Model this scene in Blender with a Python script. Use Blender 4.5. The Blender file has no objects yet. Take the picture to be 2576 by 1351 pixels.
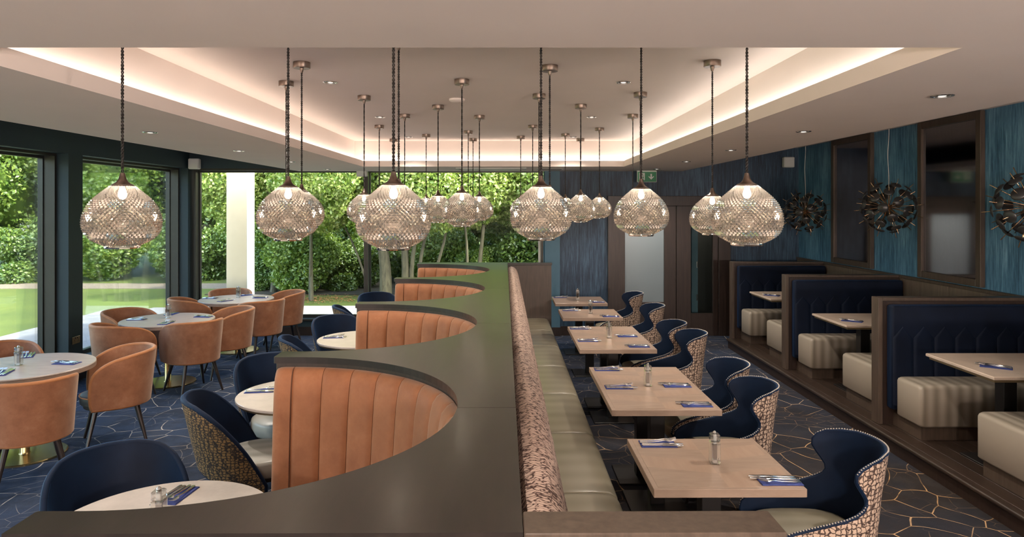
import bpy, math, random
import numpy as np
from mathutils import Vector, Matrix
PI = math.pi
random.seed(7)
scn = bpy.context.scene
COL = scn.collection

# ------------------------------------------------------------------ camera, world, sun, lights, exposure
CAM_H, FOC, CX, CY = 2.08, 1730.0, 1280.0, 521.0
cd = bpy.data.cameras.new('camera'); cam = bpy.data.objects.new('camera', cd); COL.objects.link(cam)
cam.location = (0, 0, CAM_H); cam.rotation_euler = (PI/2, 0, 0)
cd.sensor_width = 36; cd.lens = FOC/2576*36
cd.shift_x = (1288-CX)/2576; cd.shift_y = -(675.5-CY)/2576
cd.clip_end = 300
scn.camera = cam

w = bpy.data.worlds.new('world'); scn.world = w; w.use_nodes = True
wn = w.node_tree.nodes; wl = w.node_tree.links
bg = wn['Background']; sky = wn.new('ShaderNodeTexSky'); sky.sky_type = 'NISHITA'
sky.sun_disc = False; sky.sun_elevation = math.radians(48); sky.sun_rotation = math.radians(140)
sky.air_density = 1.2; sky.dust_density = 2.5
wl.new(sky.outputs[0], bg.inputs[0]); bg.inputs[1].default_value = 0.95
def add_light(name, kind, loc, energy, color=(1, 1, 1), rot=(0, 0, 0), **kw):
    d = bpy.data.lights.new(name, kind); d.energy = energy; d.color = color
    for k, v in kw.items(): setattr(d, k, v)
    o = bpy.data.objects.new(name, d); o.location = loc; o.rotation_euler = rot; COL.objects.link(o); return o
# late morning sun from behind and left of the building, so that the garden is lit and the room is not
add_light('sun', 'SUN', (10, -10, 20), 6.0, (1.0, .94, .82), (math.radians(38), 0, math.radians(68)), angle=math.radians(2.5))
WARM = (1.0, .80, .60)
scn.view_settings.view_transform = 'Standard'; scn.view_settings.look = 'None'
scn.view_settings.exposure = 0.62; scn.view_settings.gamma = 1.0
scn.view_settings.use_curve_mapping = False
cy = scn.cycles
cy.max_bounces = 9; cy.diffuse_bounces = 4; cy.glossy_bounces = 4; cy.transmission_bounces = 6
cy.transparent_max_bounces = 24; cy.caustics_reflective = False; cy.caustics_refractive = False
cy.sample_clamp_indirect = 6; cy.sample_clamp_direct = 0; cy.use_denoising = True

# ------------------------------------------------------------------ materials
def newmat(name):
    m = bpy.data.materials.new(name); m.use_nodes = True
    nt = m.node_tree; b = nt.nodes['Principled BSDF']
    return m, nt, b
def N(nt, t, **kw):
    n = nt.nodes.new('ShaderNode'+t)
    for k, v in kw.items():
        if k.startswith('i_'):
            key = k[2:]; key = int(key) if key.isdigit() else key
            n.inputs[key].default_value = v
        else: setattr(n, k, v)
    return n
def L(nt, a, b): nt.links.new(a, b)
def c4(c): return (c[0], c[1], c[2], 1.0)
def ramp(nt, fac, stops, interp='LINEAR'):
    r = N(nt, 'ValToRGB'); r.color_ramp.interpolation = interp
    e = r.color_ramp.elements
    while len(e) < len(stops): e.new(0.5)
    for el, (p, c) in zip(e, stops):
        el.position = p; el.color = c4(c) if len(c) == 3 else c
    L(nt, fac, r.inputs[0]); return r
def coords(nt, scale=(1, 1, 1), kind='Object', rot=(0, 0, 0)):
    tc = N(nt, 'TexCoord'); mp = N(nt, 'Mapping'); mp.inputs['Scale'].default_value = scale
    mp.inputs['Rotation'].default_value = rot
    L(nt, tc.outputs[kind], mp.inputs[0]); return mp.outputs[0]
def noise(nt, vec, scale, detail=4, rough=.55):
    n = N(nt, 'TexNoise'); n.inputs['Scale'].default_value = scale; n.inputs['Detail'].default_value = detail
    n.inputs['Roughness'].default_value = rough
    if vec is not None: L(nt, vec, n.inputs['Vector'])
    return n.outputs[0]
def bump(nt, b, h, strength=.2, dist=.01):
    bp = N(nt, 'Bump'); bp.inputs['Strength'].default_value = strength; bp.inputs['Distance'].default_value = dist
    L(nt, h, bp.inputs['Height']); L(nt, bp.outputs[0], b.inputs['Normal'])
def mixc(nt, fac, a, b):
    m = N(nt, 'Mix', data_type='RGBA')
    if isinstance(fac, (int, float)): m.inputs[0].default_value = fac
    else: L(nt, fac, m.inputs[0])
    for s, v in ((6, a), (7, b)):
        if isinstance(v, tuple): m.inputs[s].default_value = c4(v)
        else: L(nt, v, m.inputs[s])
    return m.outputs[2]
def math_(nt, op, a, b=None, clamp=False):
    m = N(nt, 'Math', operation=op); m.use_clamp = clamp
    for i, v in enumerate((a, b)):
        if v is None: continue
        if isinstance(v, (int, float)): m.inputs[i].default_value = v
        else: L(nt, v, m.inputs[i])
    return m.outputs[0]
def simple(name, col, rough=.5, metal=0, var=.0, vscale=6, bmp=0, bscale=60, spec=None, sheen=0):
    m, nt, b = newmat(name)
    b.inputs['Base Color'].default_value = c4(col); b.inputs['Roughness'].default_value = rough
    b.inputs['Metallic'].default_value = metal
    if spec is not None: b.inputs['Specular IOR Level'].default_value = spec
    if sheen: b.inputs['Sheen Weight'].default_value = sheen; b.inputs['Sheen Roughness'].default_value = .4
    if var or bmp: v = coords(nt)
    if var:
        n = noise(nt, v, vscale)
        r = ramp(nt, n, [(.3, tuple(x*(1-var) for x in col)), (.7, tuple(min(1, x*(1+var)) for x in col))])
        L(nt, r.outputs[0], b.inputs['Base Color'])
    if bmp: bump(nt, b, noise(nt, v, bscale), bmp, .004)
    return m
def emis(name, col, s):
    m, nt, b = newmat(name); nt.nodes.remove(b)
    e = N(nt, 'Emission'); e.inputs[0].default_value = c4(col); e.inputs[1].default_value = s
    L(nt, e.outputs[0], nt.nodes['Material Output'].inputs[0]); return m
def wood(name, a, b_, scale=(1, 14, 14), rough=.4, ns=3.0, bmp=.08, rand=0.0):
    m, nt, b = newmat(name); v = coords(nt, scale)
    oi = N(nt, 'ObjectInfo'); ad = N(nt, 'VectorMath', operation='ADD'); L(nt, v, ad.inputs[0])
    sc = N(nt, 'Vector' 'Math', operation='SCALE'); cx = N(nt, 'CombineXYZ')
    for i in range(3): L(nt, oi.outputs['Random'], cx.inputs[i])
    L(nt, cx.outputs[0], sc.inputs[0]); sc.inputs['Scale'].default_value = 40
    L(nt, sc.outputs[0], ad.inputs[1]); v = ad.outputs[0]
    n = noise(nt, v, ns, 6, .65)
    r = ramp(nt, n, [(.28, a), (.72, b_)])
    col = r.outputs[0]
    if rand:
        h = N(nt, 'HueSaturation'); L(nt, col, h.inputs['Color'])
        L(nt, math_(nt, 'ADD', math_(nt, 'MULTIPLY', oi.outputs['Random'], rand), 1-rand/2), h.inputs['Value']); col = h.outputs[0]
    L(nt, col, b.inputs['Base Color']); b.inputs['Roughness'].default_value = rough
    bump(nt, b, n, bmp, .003); return m
def mix_shader(name, parts):
    """parts: list of (shader node factory, weight of it against what came before)"""
    m, nt, b = newmat(name); nt.nodes.remove(b); cur = None
    for f, wgt in parts:
        s = f(nt)
        if cur is None: cur = s; continue
        mx = N(nt, 'MixShader')
        if isinstance(wgt, (int, float)): mx.inputs[0].default_value = wgt
        else: L(nt, wgt(nt), mx.inputs[0])
        L(nt, cur, mx.inputs[1]); L(nt, s, mx.inputs[2]); cur = mx.outputs[0]
    L(nt, cur, nt.nodes['Material Output'].inputs[0]); return m
def s_transp(c): return lambda nt: N(nt, 'BsdfTransparent', i_0=c4(c)).outputs[0]
def s_gloss(c, r): return lambda nt: N(nt, 'BsdfGlossy', i_0=c4(c), i_1=r).outputs[0]
def s_transl(c): return lambda nt: N(nt, 'BsdfTranslucent', i_0=c4(c)).outputs[0]
def s_diff(c): return lambda nt: N(nt, 'BsdfDiffuse', i_0=c4(c)).outputs[0]
def w_fres(ior, k=1.0, add=0.0):
    def f(nt):
        fr = N(nt, 'Fresnel', i_0=ior); return math_(nt, 'ADD', math_(nt, 'MULTIPLY', fr.outputs[0], k), add, True)
    return f

M = {}
M['plaster'] = simple('ceiling_plaster', (.80, .715, .665), .9, var=.02, vscale=1.5, spec=.2)
M['teal_wall'] = simple('dark_teal_paint', (.008, .023, .031), .6, var=.08, vscale=3, bmp=.03)
M['blue_post'] = simple('slate_blue_paint', (.06, .14, .20), .55, var=.05)
M['black_frame'] = simple('black_window_frame', (.018, .02, .018), .35, var=.1)
M['bronze_frame'] = simple('bronze_metal_frame', (.030, .028, .023), .42, .3, var=.1)
M['plate_white'] = simple('white_plastic', (.62, .62, .6), .45)
M['dark_wood'] = wood('dark_stained_oak', (.013, .0075, .006), (.034, .020, .015), (14, 14, 1), .38)
M['cap_wood'] = wood('dark_oak_cap', (.009, .007, .006), (.018, .013, .011), (9, 1.2, 9), .36, 2.4, .12)
M['brown_wood'] = wood('brown_oak', (.042, .029, .021), (.090, .064, .047), (12, 12, 1), .42)
M['dado'] = wood('taupe_oak_panelling', (.09, .066, .048), (.17, .125, .093), (10, 10, .8), .5)
M['plank'] = wood('dark_timber_board', (.014, .009, .0065), (.040, .025, .018), (14, .9, 14), .34, 3, .1, .5)  # thin white face: sunlight on this side put into the colour
cb = M['cap_wood'].node_tree.nodes['Principled BSDF']; cb.inputs['Coat Weight'].default_value = .25; cb.inputs['Specular IOR Level'].default_value = .35; cb.inputs['Coat Roughness'].default_value = .2
M['oak_top'] = wood('limed_oak', (.225, .160, .118), (.315, .232, .176), (2.2, 13, 6), .30, 2.2, .06)
M['black_metal'] = simple('black_powder_coat', (.012, .011, .011), .32, .2)
M['brass'] = simple('polished_brass', (.62, .47, .22), .24, 1)
M['nickel'] = simple('brushed_copper_nickel', (.19, .145, .12), .34, 1, var=.12, vscale=20)
M['steel'] = simple('polished_steel', (.72, .72, .72), .18, 1)
M['napkin'] = simple('navy_napkin', (.035, .055, .22), .85, var=.2, vscale=40, bmp=.1, bscale=500)
M['leg'] = simple('black_stained_leg', (.016, .011, .010), .35)
M['charcoal'] = simple('charcoal_leather', (.035, .033, .04), .45, bmp=.06, bscale=200)
M['black_cord'] = simple('black_braided_cord', (.014, .011, .010), .6)
M['white_cord'] = simple('clear_white_flex', (.55, .50, .46), .5)
M['pepper'] = simple('peppercorns', (.06, .035, .022), .8, var=.6, vscale=260, bmp=.5, bscale=300)
M['disc'] = simple('bronze_black_disc', (.038, .038, .039), .33, .3)
M['rod'] = simple('copper_rod', (.62, .40, .24), .25, 1)
M['socket'] = simple('antique_brass_plate', (.30, .24, .15), .35, .9)
M['cream'] = simple('cream_render', (.66, .56, .42), .9, var=.03, bmp=.05)
M['white_and_sunlit_render'] = simple('white_and_sunlit_render', (.60, .58, .53), .9)  # white trim and base, also the column side whitened as if sunlit
M['green_sign'] = simple('green_sign', (.0, .22, .07), .4)
M['sign_white'] = simple('sign_white', (.75, .8, .76), .4)
M['marble_edge'] = simple('brushed_brass_edge', (.45, .33, .19), .35, .8)
M['led'] = emis('led_strip', (1.0, .86, .74), 8)
M['led2'] = emis('led_strip_cool', (1.0, .95, .88), 8)
M['bulb'] = emis('lamp_filament', (1.0, .89, .76), 130)
M['corridor'] = simple('charcoal_paint', (.030, .036, .040), .6)
M['dl_glow'] = emis('downlight_lamp', (1.0, .9, .8), .9)
M['frost'] = simple('etched_glass', (.20, .25, .28), .25, spec=.6)
M['soil'] = simple('garden_soil', (.040, .030, .016), .95, var=.4, vscale=3, bmp=.3)
M['bark'] = wood('tree_bark', (.045, .038, .022), (.13, .115, .07), (8, 8, 1.5), .9, 3, .5)
M['glass'] = mix_shader('window_glass', [(s_transp((.93, .97, .95)), 0), (s_gloss((.9, .95, 1), .02), w_fres(1.22, .55))])
M['pendant'] = mix_shader('smoked_pressed_glass', [
    (s_transp((.55, .515, .47)), 0), (s_transl((.50, .455, .40)), .30), (s_diff((.22, .205, .185)), .26),
    (s_gloss((.86, .81, .74), .07), w_fres(1.5, 1.2, .34))])
M['acrylic'] = mix_shader('clear_acrylic', [(s_transp((.86, .88, .88)), 0), (s_diff((.8, .8, .78)), .05), (s_gloss((1, .98, .95), .06), w_fres(1.5, 1.4, .12))])
# antique mirror
m, nt, b = newmat('antique_mirror'); v = coords(nt, (1, 1, 1))
n1 = noise(nt, v, 60, 3); n2 = noise(nt, coords(nt, (1, 3, .4)), 9, 4)
r = ramp(nt, n1, [(.0, (.42, .40, .41)), (.64, (.42, .40, .41)), (.76, (.62, .55, .45))])
L(nt, mixc(nt, math_(nt, 'MULTIPLY', n2, .5), r.outputs[0], (.28, .27, .28)), b.inputs['Base Color'])
b.inputs['Metallic'].default_value = 1; b.inputs['Roughness'].default_value = .07; M['mirror'] = m
# orange suede
def suede(name, a, b_, ac):
    m, nt, b = newmat(name); v = coords(nt)
    oi = N(nt, 'ObjectInfo'); cx = N(nt, 'CombineXYZ'); ad = N(nt, 'VectorMath', operation='ADD')
    for i_ in range(3): L(nt, math_(nt, 'MULTIPLY', oi.outputs['Random'], 30.0), cx.inputs[i_])
    L(nt, v, ad.inputs[0]); L(nt, cx.outputs[0], ad.inputs[1]); v = ad.outputs[0]
    n = noise(nt, v, 7, 7, .68); n2 = noise(nt, v, 45, 4)
    r = ramp(nt, n, [(.25, a), (.55, b_), (.8, ac)])
    c = mixc(nt, math_(nt, 'MULTIPLY', n2, .25), r.outputs[0], a)
    L(nt, c, b.inputs['Base Color']); b.inputs['Roughness'].default_value = .62
    b.inputs['Sheen Weight'].default_value = .34; b.inputs['Sheen Roughness'].default_value = .4
    b.inputs['Sheen Tint'].default_value = (.95, .82, .68, 1); b.inputs['Specular IOR Level'].default_value = .3
    bump(nt, b, n2, .05, .003); return m
M['orange'] = suede('tan_suede', (.185, .072, .034), (.275, .120, .062), (.38, .195, .115))
M['orange_pipe'] = suede('tan_piping', (.26, .10, .035), (.34, .14, .055), (.4, .18, .08))
M['rust'] = suede('rust_velvet', (.225, .082, .034), (.305, .120, .052), (.385, .165, .080))
# navy velvet
m, nt, b = newmat('navy_velvet'); v = coords(nt); n = noise(nt, v, 4, 4)
r = ramp(nt, n, [(.3, (.0025, .007, .020)), (.7, (.005, .015, .040))]); L(nt, r.outputs[0], b.inputs['Base Color'])
b.inputs['Roughness'].default_value = .6; b.inputs['Sheen Weight'].default_value = .42
b.inputs['Sheen Tint'].default_value = (.10, .26, .62, 1); b.inputs['Sheen Roughness'].default_value = .3
b.inputs['Specular IOR Level'].default_value = .15; M['navy'] = m
M['navy_booth'] = simple('midnight_velvet', (.0035, .007, .018), .7, var=.3, vscale=4, spec=.15)
M['navy_booth'].node_tree.nodes['Principled BSDF'].inputs['Sheen Weight'].default_value = .12
M['navy_booth'].node_tree.nodes['Principled BSDF'].inputs['Sheen Tint'].default_value = (.1, .25, .6, 1)
# scale / honeycomb pattern cloth
def scales(name, cell, line, sc, th=.06, sp=.4):
    m, nt, b = newmat(name); v = coords(nt, sc)
    nz = N(nt, 'TexNoise', i_Scale=1.2); L(nt, v, nz.inputs['Vector'])
    ad = N(nt, 'VectorMath', operation='ADD'); L(nt, v, ad.inputs[0]); L(nt, nz.outputs[1], ad.inputs[1])
    vo = N(nt, 'TexVoronoi', feature='DISTANCE_TO_EDGE', i_Scale=1.0); vo.inputs['Randomness'].default_value = sp
    L(nt, ad.outputs[0], vo.inputs['Vector'])
    f = N(nt, 'MapRange'); f.inputs[1].default_value = th*.6; f.inputs[2].default_value = th*1.6
    L(nt, vo.outputs['Distance'], f.inputs[0])
    cc = mixc(nt, noise(nt, v, .8), tuple(x*.82 for x in cell), cell)
    L(nt, mixc(nt, f.outputs[0], line, cc), b.inputs['Base Color'])
    b.inputs['Roughness'].default_value = .75; bump(nt, b, f.outputs[0], .25, .002); return m
M['scales_cream'] = scales('cream_scale_cloth', (.52, .385, .29), (.035, .018, .014), (40, 40, 40), .10, .42)
M['scales_gold'] = scales('gold_scale_cloth', (.26, .15, .055), (.018, .012, .010), (40, 40, 58), .12, .45)
M['scales_pink'] = scales('pink_scale_cloth', (.58, .42, .34), (.05, .022, .018), (26, 62, 26), .07, .8)
# striped leathers
def striped(name, a, b_, axis, freq, rough=.33):
    m, nt, b = newmat(name); sc = [0.0, 0.0, 0.0]; sc[axis] = freq
    v = coords(nt, tuple(sc)); w_ = N(nt, 'TexWave', i_Scale=1.0, i_Distortion=.6); w_.bands_direction = 'XYZ'[axis]
    L(nt, v, w_.inputs['Vector']); v2 = coords(nt)
    c = mixc(nt, math_(nt, 'MULTIPLY', w_.outputs[1], .9), a, b_)
    c = mixc(nt, math_(nt, 'MULTIPLY', noise(nt, v2, 5), .2), c, a)
    L(nt, c, b.inputs['Base Color']); b.inputs['Roughness'].default_value = rough
    bump(nt, b, noise(nt, v2, 160), .06, .002); return m
M['bench_leather'] = striped('olive_grey_leather', (.155, .138, .095), (.20, .178, .128), 1, 1.6)
M['booth_leather'] = striped('taupe_striped_leather', (.205, .178, .138), (.38, .332, .27), 0, 3.2, .42)
M['seat_green'] = striped('sage_grey_leather', (.175, .155, .108), (.235, .21, .155), 0, 2.5)
M['seat_grey'] = striped('grey_striped_vinyl', (.30, .30, .27), (.42, .42, .39), 0, 2.6)
# marble-like quartz
def quartz(name, base, k):
    m, nt, b = newmat(name); v = coords(nt)
    n = noise(nt, v, 7, 8, .7); n2 = noise(nt, v, 90, 3)
    r = ramp(nt, n, [(.35, tuple(x*k for x in base)), (.55, base), (.7, tuple(min(1, x*1.08) for x in base))])
    L(nt, mixc(nt, math_(nt, 'MULTIPLY', n2, .35), r.outputs[0], tuple(x*k for x in base)), b.inputs['Base Color'])
    b.inputs['Roughness'].default_value = .28; return m
M['quartz'] = quartz('pale_quartz', (.56, .50, .44), .84)
M['quartz_pink'] = quartz('beige_quartz', (.50, .395, .31), .82)
M['round_top'] = wood('grey_washed_oak', (.33, .27, .235), (.46, .385, .34), (3, 12, 4), .32, 2, .04)
M['round_edge'] = wood('taupe_oak_edge', (.20, .135, .10), (.30, .21, .16), (3, 3, 14), .4, 2, .04)
# wallpaper: blue vertical brush strokes
def wallpaper(name, a, b_, c_):
    m, nt, b = newmat(name); v = coords(nt, (14, 14, .9)); n = noise(nt, v, 2.6, 8, .72)
    v2 = coords(nt, (2, 2, .6)); n2 = noise(nt, v2, 1.6, 3)
    v3 = coords(nt, (60, 60, 2.5)); n3 = noise(nt, v3, 2, 6, .7)
    f = math_(nt, 'ADD', math_(nt, 'MULTIPLY', n, .55), math_(nt, 'ADD', math_(nt, 'MULTIPLY', n3, .3), math_(nt, 'MULTIPLY', n2, .25)))
    r = ramp(nt, f, [(.43, a), (.54, b_), (.68, c_)]); L(nt, r.outputs[0], b.inputs['Base Color'])
    b.inputs['Roughness'].default_value = .5; bump(nt, b, n3, .1, .002); return m
M['paper_right'] = wallpaper('blue_brushed_wallpaper', (.012, .048, .098), (.055, .160, .265), (.19, .38, .53))
M['paper_far'] = wallpaper('indigo_brushed_wallpaper', (.005, .013, .029), (.015, .040, .078), (.062, .13, .20))
# carpet
m, nt, b = newmat('crackle_carpet'); v = coords(nt)
nz = N(nt, 'TexNoise', i_Scale=1.6, i_Detail=1.0); L(nt, v, nz.inputs['Vector'])
sc = N(nt, 'VectorMath', operation='SCALE'); L(nt, nz.outputs[1], sc.inputs[0]); sc.inputs['Scale'].default_value = .35
ad = N(nt, 'VectorMath', operation='ADD'); L(nt, v, ad.inputs[0]); L(nt, sc.outputs[0], ad.inputs[1])
def crack(scale, lo, hi):
    vo = N(nt, 'TexVoronoi', voronoi_dimensions='2D', feature='DISTANCE_TO_EDGE', i_Scale=scale)
    vo.inputs['Randomness'].default_value = 1.0; L(nt, ad.outputs[0], vo.inputs['Vector'])
    mr = N(nt, 'MapRange'); mr.inputs[1].default_value = lo; mr.inputs[2].default_value = hi
    mr.inputs[3].default_value = 1; mr.inputs[4].default_value = 0
    L(nt, vo.outputs['Distance'], mr.inputs[0]); return mr.outputs[0]
gate = ramp(nt, noise(nt, v, 1.7, 3), [(.40, (0, 0, 0)), (.52, (1, 1, 1))]).outputs[0]
gate2 = ramp(nt, noise(nt, v, 4.5, 2), [(.38, (.25, .25, .25)), (.50, (1, 1, 1))]).outputs[0]
k1 = math_(nt, 'MULTIPLY', math_(nt, 'MULTIPLY', crack(3.3, .006, .016), gate), gate2)
k2 = math_(nt, 'MULTIPLY', crack(6.1, .006, .022), math_(nt, 'SUBTRACT', 1.0, gate)); k2 = math_(nt, 'MULTIPLY', k2, .30)
sx = N(nt, 'SeparateXYZ'); L(nt, v, sx.inputs[0])
xr = N(nt, 'MapRange'); xr.inputs[1].default_value = -3.4; xr.inputs[2].default_value = 1.6; L(nt, sx.outputs[0], xr.inputs[0])
yr = N(nt, 'MapRange'); yr.inputs[1].default_value = 4; yr.inputs[2].default_value = 9.5; yr.inputs[3].default_value = .28; yr.inputs[4].default_value = -.45
L(nt, sx.outputs[1], yr.inputs[0])
side = math_(nt, 'ADD', math_(nt, 'MULTIPLY', xr.outputs[0], .75), math_(nt, 'ADD', yr.outputs[0], math_(nt, 'MULTIPLY', math_(nt, 'SUBTRACT', noise(nt, v, .9, 4), .5), 1.6)), True)
base = mixc(nt, side, (.034, .054, .100), (.027, .021, .018))
fib = noise(nt, v, 120, 2); base = mixc(nt, math_(nt, 'MULTIPLY', fib, .55), base, (.010, .010, .013))
base = mixc(nt, math_(nt, 'MULTIPLY', ramp(nt, noise(nt, v, 3.2, 5), [(.5, (0, 0, 0)), (.75, (1, 1, 1))]).outputs[0], .35), base, (.055, .052, .052))
base = mixc(nt, math_(nt, 'MULTIPLY', ramp(nt, noise(nt, v, 2.1, 6, .7), [(.45, (0, 0, 0)), (.6, (1, 1, 1))]).outputs[0], .55), base, (.014, .016, .022))
line = mixc(nt, side, (.50, .46, .40), (.60, .36, .16))
kk = math_(nt, 'MAXIMUM', k1, k2); kk = math_(nt, 'MULTIPLY', kk, math_(nt, 'ADD', math_(nt, 'MULTIPLY', fib, .7), .45), True)
L(nt, mixc(nt, kk, base, line), b.inputs['Base Color']); b.inputs['Roughness'].default_value = .95
b.inputs['Specular IOR Level'].default_value = .15; bump(nt, b, noise(nt, v, 260, 2), .3, .004); M['carpet'] = m
# outdoors
def lawnmat():
    m, nt, b = newmat('mown_lawn'); v = coords(nt); n = noise(nt, v, .7, 6); n2 = noise(nt, v, 30, 4, .8)
    r = ramp(nt, n, [(.3, (.080, .110, .012)), (.7, (.140, .170, .020))])
    L(nt, mixc(nt, math_(nt, 'MULTIPLY', n2, .5), r.outputs[0], (.03, .06, .008)), b.inputs['Base Color'])
    b.inputs['Roughness'].default_value = .9; bump(nt, b, n2, .6, .03); return m
M['lawn'] = lawnmat()
M['paving'] = simple('pale_paving', (.27, .255, .24), .8, var=.14, vscale=2.5, bmp=.1)
M['gravel'] = simple('gravel_path', (.20, .155, .11), .9, var=.3, vscale=30, bmp=.4)
def leafmat(name, a, b_, c_):
    m, nt, b = newmat(name); nt.nodes.remove(b); v = coords(nt)
    g = N(nt, 'NewGeometry'); f = math_(nt, 'ADD', math_(nt, 'MULTIPLY', noise(nt, v, 1.4, 3), .7), math_(nt, 'MULTIPLY', g.outputs['Random Per Island'], .5))
    r = ramp(nt, f, [(.32, a), (.58, b_), (.85, c_)])
    d = N(nt, 'BsdfDiffuse'); t = N(nt, 'BsdfTranslucent'); gl = N(nt, 'BsdfGlossy', i_1=.45); gl.inputs[0].default_value = (.9, .95, .8, 1)
    L(nt, r.outputs[0], d.inputs[0])
    L(nt, mixc(nt, .5, r.outputs[0], (.22, .32, .02)), t.inputs[0])
    m1 = N(nt, 'MixShader', i_0=.38); L(nt, d.outputs[0], m1.inputs[1]); L(nt, t.outputs[0], m1.inputs[2])
    m2 = N(nt, 'MixShader', i_0=.07); L(nt, m1.outputs[0], m2.inputs[1]); L(nt, gl.outputs[0], m2.inputs[2])
    L(nt, m2.outputs[0], nt.nodes['Material Output'].inputs[0]); return m
M['leaf_dark'] = leafmat('deep_green_leaves', (.024, .056, .013), (.078, .15, .026), (.21, .29, .055))
M['leaf_mid'] = leafmat('fresh_green_leaves', (.052, .105, .016), (.155, .26, .036), (.34, .42, .08))
M['leaf_light'] = leafmat('pale_green_leaves', (.10, .18, .025), (.29, .40, .060), (.54, .57, .18))
M['litter'] = simple('fallen_leaf', (.38, .18, .07), .8, var=.4, vscale=30)

# ------------------------------------------------------------------ mesh helpers
class MB:
    def __init__(s): s.v = []; s.f = []; s.sm = False
    def add(s, vs, fs):
        o = len(s.v); s.v += [tuple(p) for p in vs]; s.f += [tuple(i+o for i in f) for f in fs]; return s
    def box(s, x0, x1, y0, y1, z0, z1, c=0):
        if x0 > x1: x0, x1 = x1, x0
        if y0 > y1: y0, y1 = y1, y0
        if c <= 0:
            vs = [(x, y, z) for z in (z0, z1) for y in (y0, y1) for x in (x0, x1)]
            return s.add(vs, [(0, 2, 3, 1), (4, 5, 7, 6), (0, 1, 5, 4), (2, 6, 7, 3), (0, 4, 6, 2), (1, 3, 7, 5)])
        def ring(i, z): return [(x0+i+c, y0+i, z), (x1-i-c, y0+i, z), (x1-i, y0+i+c, z), (x1-i, y1-i-c, z), (x1-i-c, y1-i, z), (x0+i+c, y1-i, z), (x0+i, y1-i-c, z), (x0+i, y0+i+c, z)]
        return s.loft([ring(c, z0), ring(0, z0+c), ring(0, z1-c), ring(c, z1)])
    def loft(s, rings, closed=True, caps=True):
        n = len(rings[0]); vs = [p for r in rings for p in r]; fs = []
        for k in range(len(rings)-1):
            for i in range(n if closed else n-1):
                j = (i+1) % n; fs.append((k*n+i, k*n+j, (k+1)*n+j, (k+1)*n+i))
        if caps and closed:
            fs.append(tuple(reversed(range(n)))); fs.append(tuple((len(rings)-1)*n+i for i in range(n)))
        return s.add(vs, fs)
    def lathe(s, prof, n=24, cx=0, cy=0, caps=True):
        return s.loft([[(cx+r*math.cos(2*PI*i/n), cy+r*math.sin(2*PI*i/n), z) for i in range(n)] for r, z in prof], True, caps)
    def cyl(s, p0, p1, r0, r1=None, n=10):
        r1 = r0 if r1 is None else r1; p0, p1 = Vector(p0), Vector(p1); d = (p1-p0).normalized()
        a = d.orthogonal().normalized(); b = d.cross(a)
        R = lambda p, r: [tuple(p+(a*math.cos(2*PI*i/n)+b*math.sin(2*PI*i/n))*r) for i in range(n)]
        return s.loft([R(p0, r0), R(p1, r1)])
    def tube(s, pts, r, n=6, closed=False):
        pts = [Vector(p) for p in pts]; m = len(pts); rings = []; prev = None
        for i, p in enumerate(pts):
            a = pts[(i-1) % m] if (i > 0 or closed) else p; c = pts[(i+1) % m] if (i < m-1 or closed) else p
            d = (c-a).normalized()
            if prev is None: u = d.orthogonal().normalized()
            else: u = (prev-d*prev.dot(d)).normalized()
            prev = u; w2 = d.cross(u)
            rr = r[i] if isinstance(r, list) else r
            rings.append([tuple(p+(u*math.cos(2*PI*k/n)+w2*math.sin(2*PI*k/n))*rr) for k in range(n)])
        if closed: rings.append(rings[0]); return s.loft(rings, True, False)
        return s.loft(rings)
    def prism(s, poly, z0, z1):
        return s.loft([[(x, y, z0) for x, y in poly], [(x, y, z1) for x, y in poly]])
    def mesh(s, name, mat, smooth=False, angle=None):
        me = bpy.data.meshes.new(name); me.from_pydata(s.v, [], s.f); me.update()
        me.materials.append(mat)
        if smooth:
            me.polygons.foreach_set('use_smooth', [True]*len(me.polygons))
            if angle:
                me.set_sharp_from_angle(angle=math.radians(angle))
        return me
def link(name, me, parent=None, loc=None, rz=None, **props):
    o = bpy.data.objects.new(name, me); COL.objects.link(o)
    if parent is not None: o.parent = parent
    if loc is not None: o.location = loc
    if rz is not None: o.rotation_euler = (0, 0, rz)
    for k, v in props.items(): o[k] = v
    return o
def build(name, mb, mat, parent=None, smooth=False, angle=35, **props):
    return link(name, mb.mesh(name, mat, smooth, angle), parent, **props)
def empty(name, loc=(0, 0, 0), rz=0, **props):
    o = bpy.data.objects.new(name, None); COL.objects.link(o); o.location = loc; o.rotation_euler = (0, 0, rz)
    o.empty_display_size = .1
    for k, v in props.items(): o[k] = v
    return o
KIDS = {}
def copy_tree(o, parent=None):
    c = o.copy(); COL.objects.link(c)
    if parent is not None: c.parent = parent
    for ch in KIDS_OF(o): copy_tree(ch, c)
    return c
def KIDS_OF(o): return [x for x in o.children]
def place(proto, first, loc, rz, label, group=None, cat=None):
    o = proto if first else copy_tree(proto)
    o.location = loc; o.rotation_euler = (0, 0, rz); o['label'] = label
    if group: o['group'] = group
    if cat: o['category'] = cat
    return o
TH = .0067                       # the furniture stands a touch askew to the lens
def RT(x, y): return (x-TH*y, y+TH*x)
STRUCT = dict(kind='structure')

# ------------------------------------------------------------------ room shell
DF, XL, XR, ZC, ZR = 11.15, -5.18, 4.70, 3.04, 2.66
YB = -3.5
build('floor', MB().box(-5.6, 4.9, YB, DF+.02, -.06, 0), M['carpet'], **STRUCT)
build('ceiling', MB().box(-5.6, 4.9, YB, DF+.4, ZC, ZC+.1), M['plaster'], **STRUCT)
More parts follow.
